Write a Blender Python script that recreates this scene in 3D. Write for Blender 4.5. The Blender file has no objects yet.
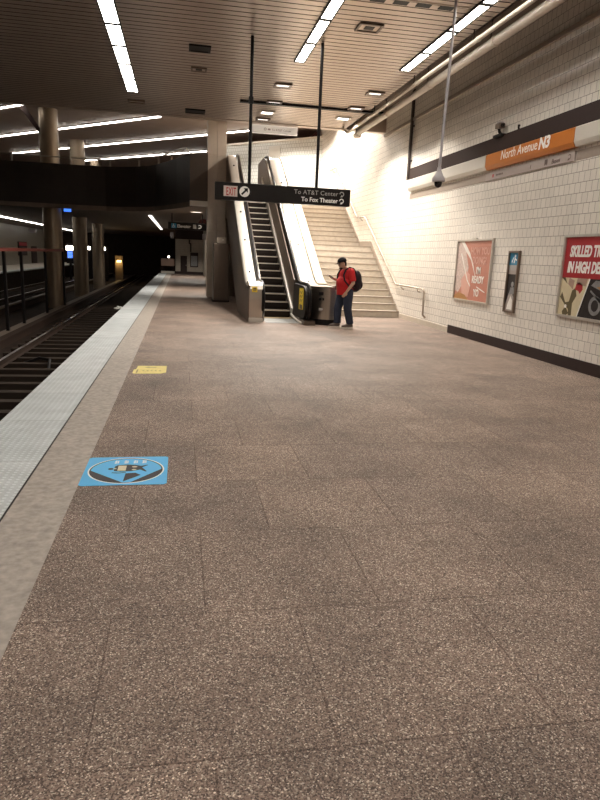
import bpy, bmesh, math, random
from mathutils import Vector, Matrix, noise
random.seed(7)
COL = bpy.context.scene.collection
PI = math.pi
OFF = {}          # object -> world offset its meshes are measured from

# ------------------------------------------------------------------ materials
def newmat(name):
    m = bpy.data.materials.new(name); m.use_nodes = True
    nt = m.node_tree; b = nt.nodes['Principled BSDF']
    return m, nt, b
def N(nt, t, **kw):
    n = nt.nodes.new(t)
    for k, v in kw.items():
        if k in n.inputs.keys(): n.inputs[k].default_value = v
        else: setattr(n, k, v)
    return n
def plain(name, col, rough=.5, metal=0., noise_amt=.12, scale=14., bump=0., emit=None, strength=0., coat=0., stretch=None):
    m, nt, b = newmat(name); L = nt.links
    b.inputs['Roughness'].default_value = rough; b.inputs['Metallic'].default_value = metal
    if max(col[:3]) < .09 and rough > .15: b.inputs['Specular IOR Level'].default_value = .15
    if coat: b.inputs['Coat Weight'].default_value = coat
    tc = N(nt, 'ShaderNodeTexCoord'); nz = N(nt, 'ShaderNodeTexNoise'); nz.inputs['Scale'].default_value = scale
    nz.inputs['Detail'].default_value = 6
    src = tc.outputs['Object']
    if stretch:
        mp = N(nt, 'ShaderNodeMapping'); mp.inputs['Scale'].default_value = stretch
        L.new(src, mp.inputs[0]); src = mp.outputs[0]
    L.new(src, nz.inputs['Vector'])
    cr = N(nt, 'ShaderNodeMix', data_type='RGBA')
    cr.inputs['A'].default_value = [c*(1-noise_amt) for c in col[:3]]+[1]
    cr.inputs['B'].default_value = [min(1, c*(1+noise_amt)) for c in col[:3]]+[1]
    L.new(nz.outputs['Fac'], cr.inputs['Factor']); L.new(cr.outputs['Result'], b.inputs['Base Color'])
    if bump:
        bp = N(nt, 'ShaderNodeBump'); bp.inputs['Strength'].default_value = bump; bp.inputs['Distance'].default_value = .01
        L.new(nz.outputs['Fac'], bp.inputs['Height']); L.new(bp.outputs[0], b.inputs['Normal'])
    if emit:
        b.inputs['Emission Color'].default_value = (*emit, 1); b.inputs['Emission Strength'].default_value = strength
    return m
def uvpos(nt, u, v):
    """vector (u,v,0) from the world position; u, v are 3-weights"""
    L = nt.links; g = N(nt, 'ShaderNodeNewGeometry'); out = N(nt, 'ShaderNodeCombineXYZ')
    for i, w in enumerate((u, v)):
        d = N(nt, 'ShaderNodeVectorMath', operation='DOT_PRODUCT'); d.inputs[1].default_value = w
        L.new(g.outputs['Position'], d.inputs[0]); L.new(d.outputs['Value'], out.inputs[i])
    return out.outputs[0]
def tiles(name, u, v, c1, c2, grout, w=.148, h=.164, mortar=.0035, rough=.28, off=.5, shift=(0, 0, 0)):
    m, nt, b = newmat(name); L = nt.links
    mp = N(nt, 'ShaderNodeMapping'); mp.inputs['Location'].default_value = shift
    L.new(uvpos(nt, u, v), mp.inputs[0])
    br = N(nt, 'ShaderNodeTexBrick'); br.offset = off
    br.inputs['Color1'].default_value = (*c1, 1); br.inputs['Color2'].default_value = (*c2, 1); br.inputs['Mortar'].default_value = (*grout, 1)
    br.inputs['Scale'].default_value = 1; br.inputs['Brick Width'].default_value = w; br.inputs['Row Height'].default_value = h
    br.inputs['Mortar Size'].default_value = mortar; br.inputs['Mortar Smooth'].default_value = .2; br.inputs['Bias'].default_value = 0
    L.new(mp.outputs[0], br.inputs['Vector'])
    nz = N(nt, 'ShaderNodeTexNoise'); nz.inputs['Scale'].default_value = .9; nz.inputs['Detail'].default_value = 5
    L.new(mp.outputs[0], nz.inputs['Vector'])
    mul = N(nt, 'ShaderNodeMix', data_type='RGBA', blend_type='MULTIPLY'); mul.inputs['Factor'].default_value = .2
    L.new(br.outputs['Color'], mul.inputs['A']); L.new(nz.outputs['Fac'], mul.inputs['B'])
    L.new(mul.outputs['Result'], b.inputs['Base Color'])
    b.inputs['Roughness'].default_value = rough
    bp = N(nt, 'ShaderNodeBump'); bp.inputs['Strength'].default_value = .5; bp.inputs['Distance'].default_value = .004; bp.invert = True
    L.new(br.outputs['Fac'], bp.inputs['Height']); L.new(bp.outputs[0], b.inputs['Normal'])
    return m

def terrazzo(name, joints=True, dark=(.092, .064, .052), mid=(.245, .176, .143), light=(.86, .73, .61)):
    m, nt, b = newmat(name); L = nt.links
    pos = uvpos(nt, (1, 0, 0), (0, 1, 0))
    vo = N(nt, 'ShaderNodeTexVoronoi'); vo.inputs['Scale'].default_value = 210; L.new(pos, vo.inputs['Vector'])
    sep = N(nt, 'ShaderNodeSeparateColor'); L.new(vo.outputs['Color'], sep.inputs[0])
    cr = N(nt, 'ShaderNodeValToRGB'); e = cr.color_ramp.elements
    e[0].position = 0; e[0].color = (*dark, 1); e[1].position = 1; e[1].color = (*light, 1)
    for p, c in ((.22, dark), (.45, mid), (.80, [x*1.2 for x in mid]), (.92, [x*.5 for x in light])):
        q = e.new(p); q.color = (*c, 1)
    L.new(sep.outputs[0], cr.inputs[0])
    # broad wear
    nz = N(nt, 'ShaderNodeTexNoise'); nz.inputs['Scale'].default_value = 1.1; nz.inputs['Detail'].default_value = 9; nz.inputs['Roughness'].default_value = .65
    L.new(pos, nz.inputs['Vector'])
    wr = N(nt, 'ShaderNodeMapRange'); wr.inputs['From Min'].default_value = .3; wr.inputs['From Max'].default_value = .7
    wr.inputs['To Min'].default_value = .66; wr.inputs['To Max'].default_value = 1.34
    L.new(nz.outputs['Fac'], wr.inputs['Value'])
    vm = N(nt, 'ShaderNodeVectorMath', operation='SCALE'); L.new(cr.outputs['Color'], vm.inputs[0]); L.new(wr.outputs[0], vm.inputs['Scale'])
    col = vm.outputs[0]
    if joints:
        mp = N(nt, 'ShaderNodeMapping'); mp.inputs['Location'].default_value = (-.11+8.3, -.02+8.7*2, 0); L.new(pos, mp.inputs[0])
        br = N(nt, 'ShaderNodeTexBrick'); br.offset = .5
        br.inputs['Color1'].default_value = (.9, .9, .9, 1); br.inputs['Color2'].default_value = (1.1, 1.08, 1.05, 1); br.inputs['Mortar'].default_value = (.60, .55, .52, 1)
        br.inputs['Scale'].default_value = 1; br.inputs['Brick Width'].default_value = .83; br.inputs['Row Height'].default_value = .87
        br.inputs['Mortar Size'].default_value = .0045; br.inputs['Mortar Smooth'].default_value = .3
        L.new(mp.outputs[0], br.inputs['Vector'])
        mul = N(nt, 'ShaderNodeVectorMath', operation='MULTIPLY'); L.new(col, mul.inputs[0]); L.new(br.outputs['Color'], mul.inputs[1]); col = mul.outputs[0]
    L.new(col, b.inputs['Base Color'])
    b.inputs['Roughness'].default_value = .48
    rr = N(nt, 'ShaderNodeMapRange'); rr.inputs['To Min'].default_value = .55; rr.inputs['To Max'].default_value = .75; b.inputs['Specular IOR Level'].default_value = .3
    L.new(nz.outputs['Fac'], rr.inputs['Value']); L.new(rr.outputs[0], b.inputs['Roughness'])
    return m
def tactile(name):
    m, nt, b = newmat(name); L = nt.links
    pos = uvpos(nt, (1/.05, 0, 0), (0, 1/.05, 0))
    fr = N(nt, 'ShaderNodeVectorMath', operation='FRACTION'); L.new(pos, fr.inputs[0])
    sb = N(nt, 'ShaderNodeVectorMath', operation='SUBTRACT'); sb.inputs[1].default_value = (.5, .5, 0); L.new(fr.outputs[0], sb.inputs[0])
    ln = N(nt, 'ShaderNodeVectorMath', operation='LENGTH'); L.new(sb.outputs[0], ln.inputs[0])
    mr = N(nt, 'ShaderNodeMapRange'); mr.inputs['From Min'].default_value = .34; mr.inputs['From Max'].default_value = .2; L.new(ln.outputs['Value'], mr.inputs['Value'])
    nz = N(nt, 'ShaderNodeTexNoise'); nz.inputs['Scale'].default_value = .18; nz.inputs['Detail'].default_value = 8; L.new(pos, nz.inputs['Vector'])
    mx = N(nt, 'ShaderNodeMix', data_type='RGBA'); mx.inputs['A'].default_value = (.40, .42, .42, 1); mx.inputs['B'].default_value = (.74, .77, .78, 1)
    ad = N(nt, 'ShaderNodeMath', operation='MULTIPLY_ADD'); ad.inputs[1].default_value = .45; L.new(mr.outputs[0], ad.inputs[0]); L.new(nz.outputs['Fac'], ad.inputs[2])
    L.new(ad.outputs[0], mx.inputs['Factor'])
    # tile joints
    p2 = uvpos(nt, (1, 0, 0), (0, 1, 0)); br = N(nt, 'ShaderNodeTexBrick'); br.offset = 0
    br.inputs['Color1'].default_value = (1, 1, 1, 1); br.inputs['Color2'].default_value = (.88, .9, .9, 1); br.inputs['Mortar'].default_value = (.45, .43, .42, 1)
    br.inputs['Scale'].default_value = 1; br.inputs['Brick Width'].default_value = 10; br.inputs['Row Height'].default_value = 1.22; br.inputs['Mortar Size'].default_value = .004
    L.new(p2, br.inputs['Vector'])
    mu = N(nt, 'ShaderNodeMix', data_type='RGBA', blend_type='MULTIPLY'); mu.inputs['Factor'].default_value = 1
    L.new(mx.outputs['Result'], mu.inputs['A']); L.new(br.outputs['Color'], mu.inputs['B']); L.new(mu.outputs['Result'], b.inputs['Base Color'])
    bp = N(nt, 'ShaderNodeBump'); bp.inputs['Strength'].default_value = .7; bp.inputs['Distance'].default_value = .005
    L.new(mr.outputs[0], bp.inputs['Height']); L.new(bp.outputs[0], b.inputs['Normal']); b.inputs['Roughness'].default_value = .55
    return m
def emission(name, col, s):
    m, nt, b = newmat(name)
    b.inputs['Base Color'].default_value = (.85, .84, .8, 1); b.inputs['Emission Color'].default_value = (*col, 1); b.inputs['Emission Strength'].default_value = s
    return m

WARM = (1, .94, .85)
M = {}
M['floor'] = terrazzo('brown terrazzo')
M['band'] = plain('grey concrete', (.40, .35, .305), .65, scale=22, noise_amt=.55, bump=.25)
M['tactile'] = tactile('pale tactile paving')
M['tile'] = tiles('cream wall tile', (0, 1, 0), (0, 0, 1), (.86, .80, .72), (.79, .735, .66), (.20, .15, .12), mortar=.0042)
M['tile_diag'] = tiles('cream wall tile far', (.7071, -.7071, 0), (0, 0, 1), (.74, .74, .70), (.70, .70, .66), (.20, .18, .16), mortar=.006)
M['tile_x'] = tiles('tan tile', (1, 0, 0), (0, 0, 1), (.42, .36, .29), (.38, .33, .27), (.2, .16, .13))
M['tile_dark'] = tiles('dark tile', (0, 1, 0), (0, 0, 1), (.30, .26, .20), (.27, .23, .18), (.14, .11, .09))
M['ledge_shade'] = plain('brown ledge and panel shade', (.33, .27, .225), .35)
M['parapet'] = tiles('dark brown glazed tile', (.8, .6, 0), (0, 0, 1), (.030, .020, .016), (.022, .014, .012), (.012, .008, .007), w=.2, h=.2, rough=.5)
M['slat'] = plain('painted metal slats', (.52, .43, .365), .36, .7, scale=3, noise_amt=.08)
M['slat_groove'] = plain('slat groove', (.06, .045, .038), .8)
M['slab'] = plain('raw concrete', (.15, .115, .09), .75, scale=4, noise_amt=.3, bump=.1)
M['pale_slab'] = plain('pale concrete', (.62, .57, .5), .6)
M['mezz_ceiling'] = plain('brown slatted ceiling', (.33, .25, .2), .55, scale=5, noise_amt=.18, stretch=(.3, .3, 1))
M['mezz_floor'] = plain('mezzanine terrazzo', (.35, .3, .25), .5)
M['track_bed'] = plain('shaded grimy track concrete', (.030, .020, .015), .9, scale=3, noise_amt=.5, bump=.3)  # dark colour holds both grime and the shade over the tracks
M['rail_steel'] = plain('worn rail steel', (.42, .37, .33), .28, 1.)
M['rust'] = plain('rusty steel', (.05, .033, .026), .8, .3)
M['third'] = plain('third rail cover', (.14, .105, .075), .6)
M['tie'] = plain('concrete tie', (.040, .029, .022), .85)
M['black'] = plain('matt black', (.012, .010, .010), .45)
M['signblack'] = plain('black sign face', (.016, .013, .012), .32)
M['brownband'] = plain('dark brown metal band', (.036, .022, .020), .55)
M['panelwhite'] = plain('white sign panel', (.60, .56, .50), .35, noise_amt=.05, scale=3)
M['orange'] = plain('orange sign panel', (.52, .155, .008), .4, noise_amt=.04)
M['greystrip'] = plain('taupe strip sign', (.40, .34, .31), .45, noise_amt=.04)
M['white'] = plain('white lettering', (.9, .88, .84), .5, noise_amt=.02)
M['dimwhite'] = plain('dull grey lettering', (.42, .40, .38), .5, noise_amt=.02)
M['darktext'] = plain('dark lettering', (.12, .08, .07), .5)
M['redtext'] = plain('red lettering', (.42, .012, .014), .5)
M['exitplate'] = plain('exit plate', (.58, .47, .42), .45)
M['steel'] = plain('brushed stainless steel', (.46, .41, .355), .30, 1., scale=60, noise_amt=.1, stretch=(30, 1, 1))
M['deck'] = plain('bright stainless deck', (.62, .58, .52), .42, .55, scale=40, noise_amt=.06)
M['bronze'] = plain('brown metal panel', (.13, .095, .072), .42, .6, scale=30, noise_amt=.12, stretch=(1, 1, .1))
M['innerpanel'] = plain('dark inner panel', (.11, .078, .058), .5, .5)
M['glassblack'] = plain('black newel panel', (.02, .016, .014), .5)
M['rubber'] = plain('black rubber handrail', (.012, .010, .010), .28)
M['step'] = plain('grooved escalator riser', (.022, .016, .013), .55, .2, scale=30, stretch=(20, .2, .2))
M['nosing'] = plain('aluminium step edge', (.62, .54, .46), .38, .6)
M['comb'] = plain('yellow brown comb plate', (.34, .25, .14), .45, .5)
M['plate'] = plain('ribbed floor plate', (.26, .26, .25), .6, .2)
M['yellow'] = plain('yellow vinyl', (.85, .62, .03), .5)
M['stair'] = plain('stair terrazzo', (.48, .415, .34), .6, scale=9, noise_amt=.22)
M['stair_nose'] = plain('stair nosing', (.30, .245, .195), .6)
M['beige'] = plain('beige plaster', (.62, .54, .43), .6)
M['chrome'] = plain('polished handrail', (.36, .30, .24), .4, .6)
M['pier'] = plain('tan metal cladding', (.50, .42, .34), .5, .1, scale=5, noise_amt=.1)
M['column'] = plain('weathered column', (.30, .235, .17), .36, .5, scale=3, noise_amt=.25, stretch=(2, 2, .5))
M['pipe'] = plain('cream painted pipe', (.60, .53, .45), .4)
M['conduit'] = plain('dark conduit', (.06, .045, .04), .5)
M['camgrey'] = plain('grey camera housing', (.36, .33, .34), .4)
M['dome'] = plain('smoked dome', (.015, .013, .014), .08)
M['alu'] = plain('aluminium frame', (.60, .56, .51), .35, .6)
M['darkframe'] = plain('bronze frame', (.17, .125, .095), .4, .5)
M['salmon'] = plain('salmon poster paper', (.50, .195, .14), .35, noise_amt=.1, scale=5)
M['salmon_pale'] = plain('pink poster shape', (.66, .36, .29), .35, noise_amt=.1)
M['poster_white'] = plain('mottled pale poster print', (.60, .47, .42), .35, noise_amt=.65, scale=24)
M['print_and_glare'] = plain('white print and glare', (.85, .80, .74), .35)
M['posterred'] = plain('red poster paper', (.40, .022, .028), .35)
M['cream'] = plain('cream print', (.66, .57, .38), .4)
M['olive'] = plain('olive print', (.10, .075, .03), .4)
M['tan'] = plain('tan print', (.40, .26, .20), .4)
M['printdark'] = plain('dark print', (.03, .025, .025), .35, noise_amt=.5)
M['printgrey'] = plain('grey print', (.22, .22, .22), .35, noise_amt=.5, scale=20)
M['printorange'] = plain('ochre print', (.42, .2, .06), .4)
M['blue'] = plain('blue print', (.03, .24, .42), .4)
M['stickerblue'] = plain('blue floor vinyl', (.08, .48, .86), .45, noise_amt=.08, scale=30)
M['stickerdark'] = plain('charcoal vinyl print', (.055, .05, .052), .5)
M['stickeryellow'] = plain('worn yellow vinyl', (.80, .66, .22), .5, noise_amt=.25, scale=12)
M['skin'] = plain('skin', (.46, .28, .20), .5, scale=20, noise_amt=.06)
M['shirt'] = plain('red cotton', (.48, .008, .010), .8, scale=30, bump=.1)
M['denim'] = plain('blue denim', (.034, .040, .062), .85, scale=12, noise_amt=.35)
M['capblack'] = plain('black cloth', (.012, .010, .011), .8)
M['packblack'] = plain('dark nylon', (.022, .014, .018), .6)
M['shoe'] = plain('brown suede', (.11, .08, .065), .7)
M['sole'] = plain('white rubber sole', (.62, .57, .5), .6)
M['hair'] = plain('dark hair', (.02, .014, .012), .6)
M['phone'] = plain('black phone', (.01, .01, .012), .2)
M['orange_rail'] = plain('red painted rail', (.20, .035, .02), .6)
M['tube'] = emission('fluorescent diffuser', WARM, 13.)
M['tube_mezz'] = emission('fluorescent strip', WARM, 9.)
M['tube_dim'] = emission('tunnel strip', WARM, 1.3)
M['tube_opposite'] = emission('opposite platform strip', WARM, 6.)
M['can'] = emission('downlight lens', WARM, 7.)
M['can_dim'] = emission('dim downlight lens', WARM, .7)
M['lamp_yellow'] = emission('yellow tunnel lamp', (1, .62, .18), 3.)
M['lamp_white'] = emission('white tunnel lamp', (1, .9, .75), 6.)
M['lamp_blue'] = emission('blue lit screen', (.03, .16, .8), 1.0)
M['litsign'] = emission('backlit white sign', WARM, .12)

# ------------------------------------------------------------------ mesh builder
class MB:
    def __init__(s): s.b = bmesh.new()
    def box(s, x0, x1, y0, y1, z0, z1, bev=0):
        r = bmesh.ops.create_cube(s.b, size=1)
        for v in r['verts']:
            v.co = Vector((x0+(v.co.x+.5)*(x1-x0), y0+(v.co.y+.5)*(y1-y0), z0+(v.co.z+.5)*(z1-z0)))
        if bev:
            ed = list({e for v in r['verts'] for e in v.link_edges})
            bmesh.ops.bevel(s.b, geom=ed, offset=bev, segments=2, affect='EDGES', profile=.5)
        return s
    def prism(s, pts, fn, a, b):
        """closed polygon pts (p,q) swept from a to b; fn(p,q,t)->xyz"""
        A = [s.b.verts.new(fn(p, q, a)) for p, q in pts]; B = [s.b.verts.new(fn(p, q, b)) for p, q in pts]
        n = len(pts); fs = [s.b.faces.new(A[::-1]), s.b.faces.new(B)]
        for i in range(n): fs.append(s.b.faces.new((A[i], A[(i+1) % n], B[(i+1) % n], B[i])))
        bmesh.ops.recalc_face_normals(s.b, faces=fs); return s
    def strip(s, P, Q):
        """open surface between polylines P and Q"""
        A = [s.b.verts.new(p) for p in P]; B = [s.b.verts.new(p) for p in Q]
        for i in range(len(P)-1): s.b.faces.new((A[i], A[i+1], B[i+1], B[i]))
        return s
    def tube(s, path, r, seg=10, cap=True):
        path = [Vector(p) for p in path]; rings = []; up = Vector((.137, .31, .94)).normalized()
        rr = r if isinstance(r, (list, tuple)) else [r]*len(path)
        pn = None
        for i, p in enumerate(path):
            if i == 0: t = path[1]-p
            elif i == len(path)-1: t = p-path[i-1]
            else: t = (path[i+1]-p).normalized()+(p-path[i-1]).normalized()
            t.normalize()
            n = pn if pn is not None else (up if abs(up.dot(t)) < .95 else Vector((1, .1, 0)))
            n = (n-t*n.dot(t)).normalized(); pn = n; bb = t.cross(n)
            rings.append([s.b.verts.new(p+(n*math.cos(a)+bb*math.sin(a))*rr[i]) for a in [2*PI*k/seg for k in range(seg)]])
        for A, B in zip(rings, rings[1:]):
            for k in range(seg): s.b.faces.new((A[k], A[(k+1) % seg], B[(k+1) % seg], B[k]))
        if cap: s.b.faces.new(rings[0][::-1]); s.b.faces.new(rings[-1])
        return s
    def ball(s, c, r, seg=16, rot=None):
        R = bmesh.ops.create_uvsphere(s.b, u_segments=seg, v_segments=max(6, seg//2), radius=1)
        r = r if isinstance(r, (list, tuple)) else (r, r, r)
        for v in R['verts']:
            q = Vector((v.co.x*r[0], v.co.y*r[1], v.co.z*r[2]))
            if rot: q = rot @ q
            v.co = q+Vector(c)
        return s
    def cap2(s, p0, r0, p1, r1, seg=14):
        s.tube([p0, p1], [r0, r1], seg); s.ball(p0, r0, seg); s.ball(p1, r1, seg); return s
    def lathe(s, prof, c, seg=20, axis='z'):
        rings = []
        for r, h in prof:
            ring = []
            for k in range(seg):
                a = 2*PI*k/seg; x, y = r*math.cos(a), r*math.sin(a)
                p = {'z': (x, y, h), 'y': (x, h, y), 'x': (h, x, y)}[axis]
                ring.append(s.b.verts.new(Vector(p)+Vector(c)))
            rings.append(ring)
        fs = []
        for A, B in zip(rings, rings[1:]):
            for k in range(seg): fs.append(s.b.faces.new((A[k], A[(k+1) % seg], B[(k+1) % seg], B[k])))
        fs.append(s.b.faces.new(rings[0])); fs.append(s.b.faces.new(rings[-1]))
        bmesh.ops.recalc_face_normals(s.b, faces=fs); return s
    def build(s, name, mat, parent=None, smooth=False, label=None):
        me = bpy.data.meshes.new(name)
        if parent is None:
            xs = [v.co for v in s.b.verts]
            o0 = Vector(((min(v.x for v in xs)+max(v.x for v in xs))/2, (min(v.y for v in xs)+max(v.y for v in xs))/2, min(v.z for v in xs)))
        else: o0 = OFF[parent]
        for v in s.b.verts: v.co -= o0
        if smooth:
            for f in s.b.faces: f.smooth = True
        s.b.to_mesh(me); s.b.free()
        for mm in (mat if isinstance(mat, (list, tuple)) else [mat]): me.materials.append(mm)
        o = bpy.data.objects.new(name, me); COL.objects.link(o)
        if parent is None: o.location = o0
        else: o.parent = parent
        OFF[o] = o0
        if smooth:
            try: me.set_sharp_from_angle(angle=math.radians(40))
            except Exception: pass
        if label: o['label'] = label
        return o
def box(*a, bev=0): return MB().box(*a, bev=bev)
def thing(name, label, cat, loc=(0, 0, 0), group=None):
    o = bpy.data.objects.new(name, None); COL.objects.link(o); o.location = loc; o.empty_display_size = .1
    o['label'] = label; o['category'] = cat
    if group: o['group'] = group
    OFF[o] = Vector(loc); return o
def tag(o, label, cat, group=None):
    o['label'] = label; o['category'] = cat
    if group: o['group'] = group
    return o
def struct(o, label=None):
    o['kind'] = 'structure'
    if label: o['label'] = label
    return o
def copy_thing(root, delta=(0, 0, 0), label=None):
    r = root.copy(); COL.objects.link(r); r.location = Vector(root.location)+Vector(delta); OFF[r] = OFF[root]+Vector(delta)
    if label: r['label'] = label
    for ch in list(root.children):
        c = ch.copy(); COL.objects.link(c); c.parent = r
        for g in list(ch.children):
            d = g.copy(); COL.objects.link(d); d.parent = c
    return r
def frame(right, up):
    r = Vector(right).normalized(); u = Vector(up).normalized(); n = r.cross(u)
    return Matrix((r, u, n)).transposed()
def lettering(s, origin, F, size, mat, parent, name='lettering', align='LEFT', bold=0., shear=0., sx=1., depth=.002, sp=1.):
    cu = bpy.data.curves.new('t', 'FONT'); cu.body = s; cu.size = size; cu.align_x = align; cu.shear = shear; cu.offset = bold
    cu.extrude = depth; cu.space_character = sp; cu.resolution_u = 3
    ob = bpy.data.objects.new('t', cu); COL.objects.link(ob)
    bpy.context.view_layer.update()
    me = bpy.data.meshes.new_from_object(ob.evaluated_get(bpy.context.evaluated_depsgraph_get()))
    bpy.data.objects.remove(ob); bpy.data.curves.remove(cu)
    me.name = name
    off = OFF[parent]
    for v in me.vertices: v.co = F @ Vector((v.co.x*sx, v.co.y, v.co.z)) + Vector(origin) - off
    me.materials.clear(); me.materials.append(mat)
    o = bpy.data.objects.new(name, me); COL.objects.link(o); o.parent = parent; OFF[o] = off
    return o
def flat(polys, origin, F, name, mat, parent, depth=.002, base=0.):
    """flat printed shapes: polygons in (u,v) of a frame, raised by depth"""
    m = MB(); o = Vector(origin)
    for p in polys: m.prism(p, lambda a, b_, t: o+F @ Vector((a, b_, t)), base, base+depth)
    return m.build(name, mat, parent)
def ring(cx, cy, r0, r1, n=40, a0=0, a1=2*PI, ex=1.):
    out = []
    for k in range(n):
        a, b_ = a0+(a1-a0)*k/n, a0+(a1-a0)*(k+1)/n
        out.append([(cx+ex*r0*math.cos(a), cy+r0*math.sin(a)), (cx+ex*r1*math.cos(a), cy+r1*math.sin(a)),
                    (cx+ex*r1*math.cos(b_), cy+r1*math.sin(b_)), (cx+ex*r0*math.cos(b_), cy+r0*math.sin(b_))])
    return out
def disc(cx, cy, r, n=28, ex=1.): return [(cx+ex*r*math.cos(2*PI*k/n), cy+r*math.sin(2*PI*k/n)) for k in range(n)]
def rect(u0, v0, u1, v1): return [(u0, v0), (u1, v0), (u1, v1), (u0, v1)]
def line(u0, v0, u1, v1, w):
    d = Vector((u1-u0, v1-v0)).normalized(); n = Vector((-d.y, d.x))*w/2
    return [(u0+n.x, v0+n.y), (u0-n.x, v0-n.y), (u1-n.x, v1-n.y), (u1+n.x, v1+n.y)]

W = 6.25        # right wall
CZ = 5.5        # platform ceiling
CE = 20.25      # where that ceiling ends
MC = 7.4        # mezzanine ceiling
MF = 4.15       # mezzanine floor
LZ = 3.3        # soffit under the mezzanine

# ------------------------------------------------------------------ setting
struct(box(-.7, W+.3, -4, 50, -1.3, 0).build('floor', M['floor']), 'brown terrazzo platform floor')
struct(box(-1.05, -.7, -4, 50, -1.3, .002).build('trim_1', M['band']), 'grey concrete band beside the tactile strip')
struct(box(-1.65, -1.064, -4, 50, -.25, .004).build('trim_2', M['tactile']), 'pale tactile strip along the platform edge')
struct(box(-1.6, -1.05, -4, 50, -1.3, -.25).build('trim_3', M['track_bed']))
struct(box(-1.064, -1.05, -4, 50, -.25, .0005).build('trim_6', M['black']))
struct(box(-10.4, -1.6, -4, 76, -1.4, -1.12).build('floor_track', M['track_bed']), 'grimy track bed darkened for shade')
struct(box(-14.3, -10.45, -4, 76, -1.4, -.06).build('floor_opposite', M['track_bed']))
struct(box(-14.3, -10.95, -4, 76, -.06, 0).build('floor_opposite_top', M['pale_slab']))  # pale colour holds the light falling on the opposite floor
struct(box(-10.95, -10.4, -4, 76, -.06, .002).build('trim_4', M['tactile']), 'pale edge strip of the opposite platform')
struct(box(W, W+.35, -4, 30.2, -.02, MC+.3).build('wall_right', M['tile']), 'cream tiled wall on the right')
# far diagonal wall
m = MB(); a = Vector((6.6, 29.35, 0)); d = Vector((-1, 1, 0))*4.55; n = Vector((.7071, .7071, 0))*.3
A = [a, a+d, a+d+n, a+n]
m.prism([(p.x, p.y) for p in A], lambda x, y, t: (x, y, t), MF-.3, 6.95); struct(m.build('wall_far', M['tile_diag']), 'pale tiled wall above the escalator')
m = MB(); n2 = Vector((-.7071, -.7071, 0))*.06
m.prism([(p.x, p.y) for p in (a+n2, a+d+n2, a+d, a)], lambda x, y, t: (x, y, t), 6.86, 6.95); struct(m.build('trim_7', M['pale_slab']))
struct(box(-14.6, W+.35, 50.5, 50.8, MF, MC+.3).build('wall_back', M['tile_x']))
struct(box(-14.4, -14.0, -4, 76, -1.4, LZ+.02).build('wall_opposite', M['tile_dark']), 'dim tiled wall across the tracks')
struct(box(-14.6, -14.0, -4, 50.8, LZ+.02, MC+.3).build('wall_left', M['slab']))
struct(box(-14.4, 2, 75.5, 75.9, -1.4, LZ+.02).build('wall_tunnel', M['track_bed']))
struct(box(-14.4, W+.35, -4.4, -4.05, -1.4, 6.3).build('wall_behind', M['tile_x']))
# slatted platform ceiling: flat boards with open grooves, running across the platform
m = MB(); pts = []; P = .2
k = int((CE+4)/P)
for i in range(k+1):
    y = -4+i*P
    pts += [(y, CZ), (min(y+.172, CE), CZ), (min(y+.172, CE), CZ+.03), (min(y+P, CE+.001), CZ+.03)]
prev = None
for y, z in pts:
    cur = (m.b.verts.new((-14, y, z)), m.b.verts.new((5.0, y, z)))
    if prev and ((cur[0].co-prev[0].co).length > 1e-4):
        f = m.b.faces.new((prev[0], prev[1], cur[1], cur[0])); f.material_index = 1 if z > CZ+.02 or prev[0].co.z > CZ+.02 else 0
    prev = cur
struct(m.build('ceiling', [M['slat'], M['slat_groove']]), 'slatted metal ceiling over the platform')
struct(box(-14, 5.0, -4, CE, CZ+.04, CZ+.3).build('ceiling_slab', M['slab']))
struct(box(-14, W, CE-.02, CE+.25, CZ-.015, MC).build('trim_5', M['slat']))
struct(box(5.0, W, -4, CE-.02, 6.15, 6.4).build('ceiling_cove', M['slab']))
struct(box(4.95, 5.0, -4, CE-.02, CZ, 6.2).build('trim_8', M['slab']))
struct(box(W-.05, W, -4, CE-.02, 5.35, 5.43).build('trim_9', M['ledge_shade']), 'narrow ledge high on the right wall')
struct(box(-14, W, CE, 50.8, MC, MC+.3).build('ceiling_mezzanine', M['mezz_ceiling']), 'brown ceiling of the mezzanine')
# wall base: recess shade and lit stretch put into two base colours
struct(box(W-.02, W, -4, 14.2, 0, .19).build('baseboard_right', M['brownband']), 'dark base along the right wall')
struct(box(W-.02, W, 14.2, 17.75, 0, .13).build('baseboard_stair', M['stair']))
# mezzanine slabs and parapet
path = [(-14, 29.9), (-4, 29.9), (-3.2, 29.85), (-2.5, 29.6), (-1.9, 29.2), (-1.4, 28.7), (-1.0, 28.05), (-.68, 27.25), (-.4, 26.5), (-.17, 25.9), (.07, 25.12), (.31, 24.4)]
m = MB(); poly = path+[(.97, 24.4), (.97, 50), (-14, 50)]
m.prism(poly, lambda x, y, t: (x, y, t), LZ, MF); struct(m.build('floor_mezzanine', M['slab']), 'concrete mezzanine slab over the tracks')
struct(box(1.6, W, 26.35, 36, 3.4, MF).build('floor_landing', M['mezz_floor']))
struct(box(1.65, 3.72, 24.13, 26.35, 3.4, MF).build('floor_upper', M['mezz_floor']))
struct(box(-14, 1.8, 50, 75.5, LZ, LZ+.3).build('ceiling_tunnel', M['slab']))
def ribbon(path, t, z0, z1, name, mat):
    m = MB(); P = [Vector((x, y, 0)) for x, y in path]; out = []
    for i, p in enumerate(P):
        d = (P[min(i+1, len(P)-1)]-P[max(i-1, 0)]).normalized(); out.append(p+Vector((-d.y, d.x, 0))*t)
    m.prism([(p.x, p.y) for p in P]+[(p.x, p.y) for p in out[::-1]], lambda x, y, t: (x, y, t), z0, z1)
    return m.build(name, mat, smooth=False)
front = [(x+.0, y-.06) for x, y in path]
struct(ribbon(front, .16, 3.42, 5.06, 'wall_parapet', M['parapet']), 'dark brown curved parapet of the mezzanine bridge')
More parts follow.
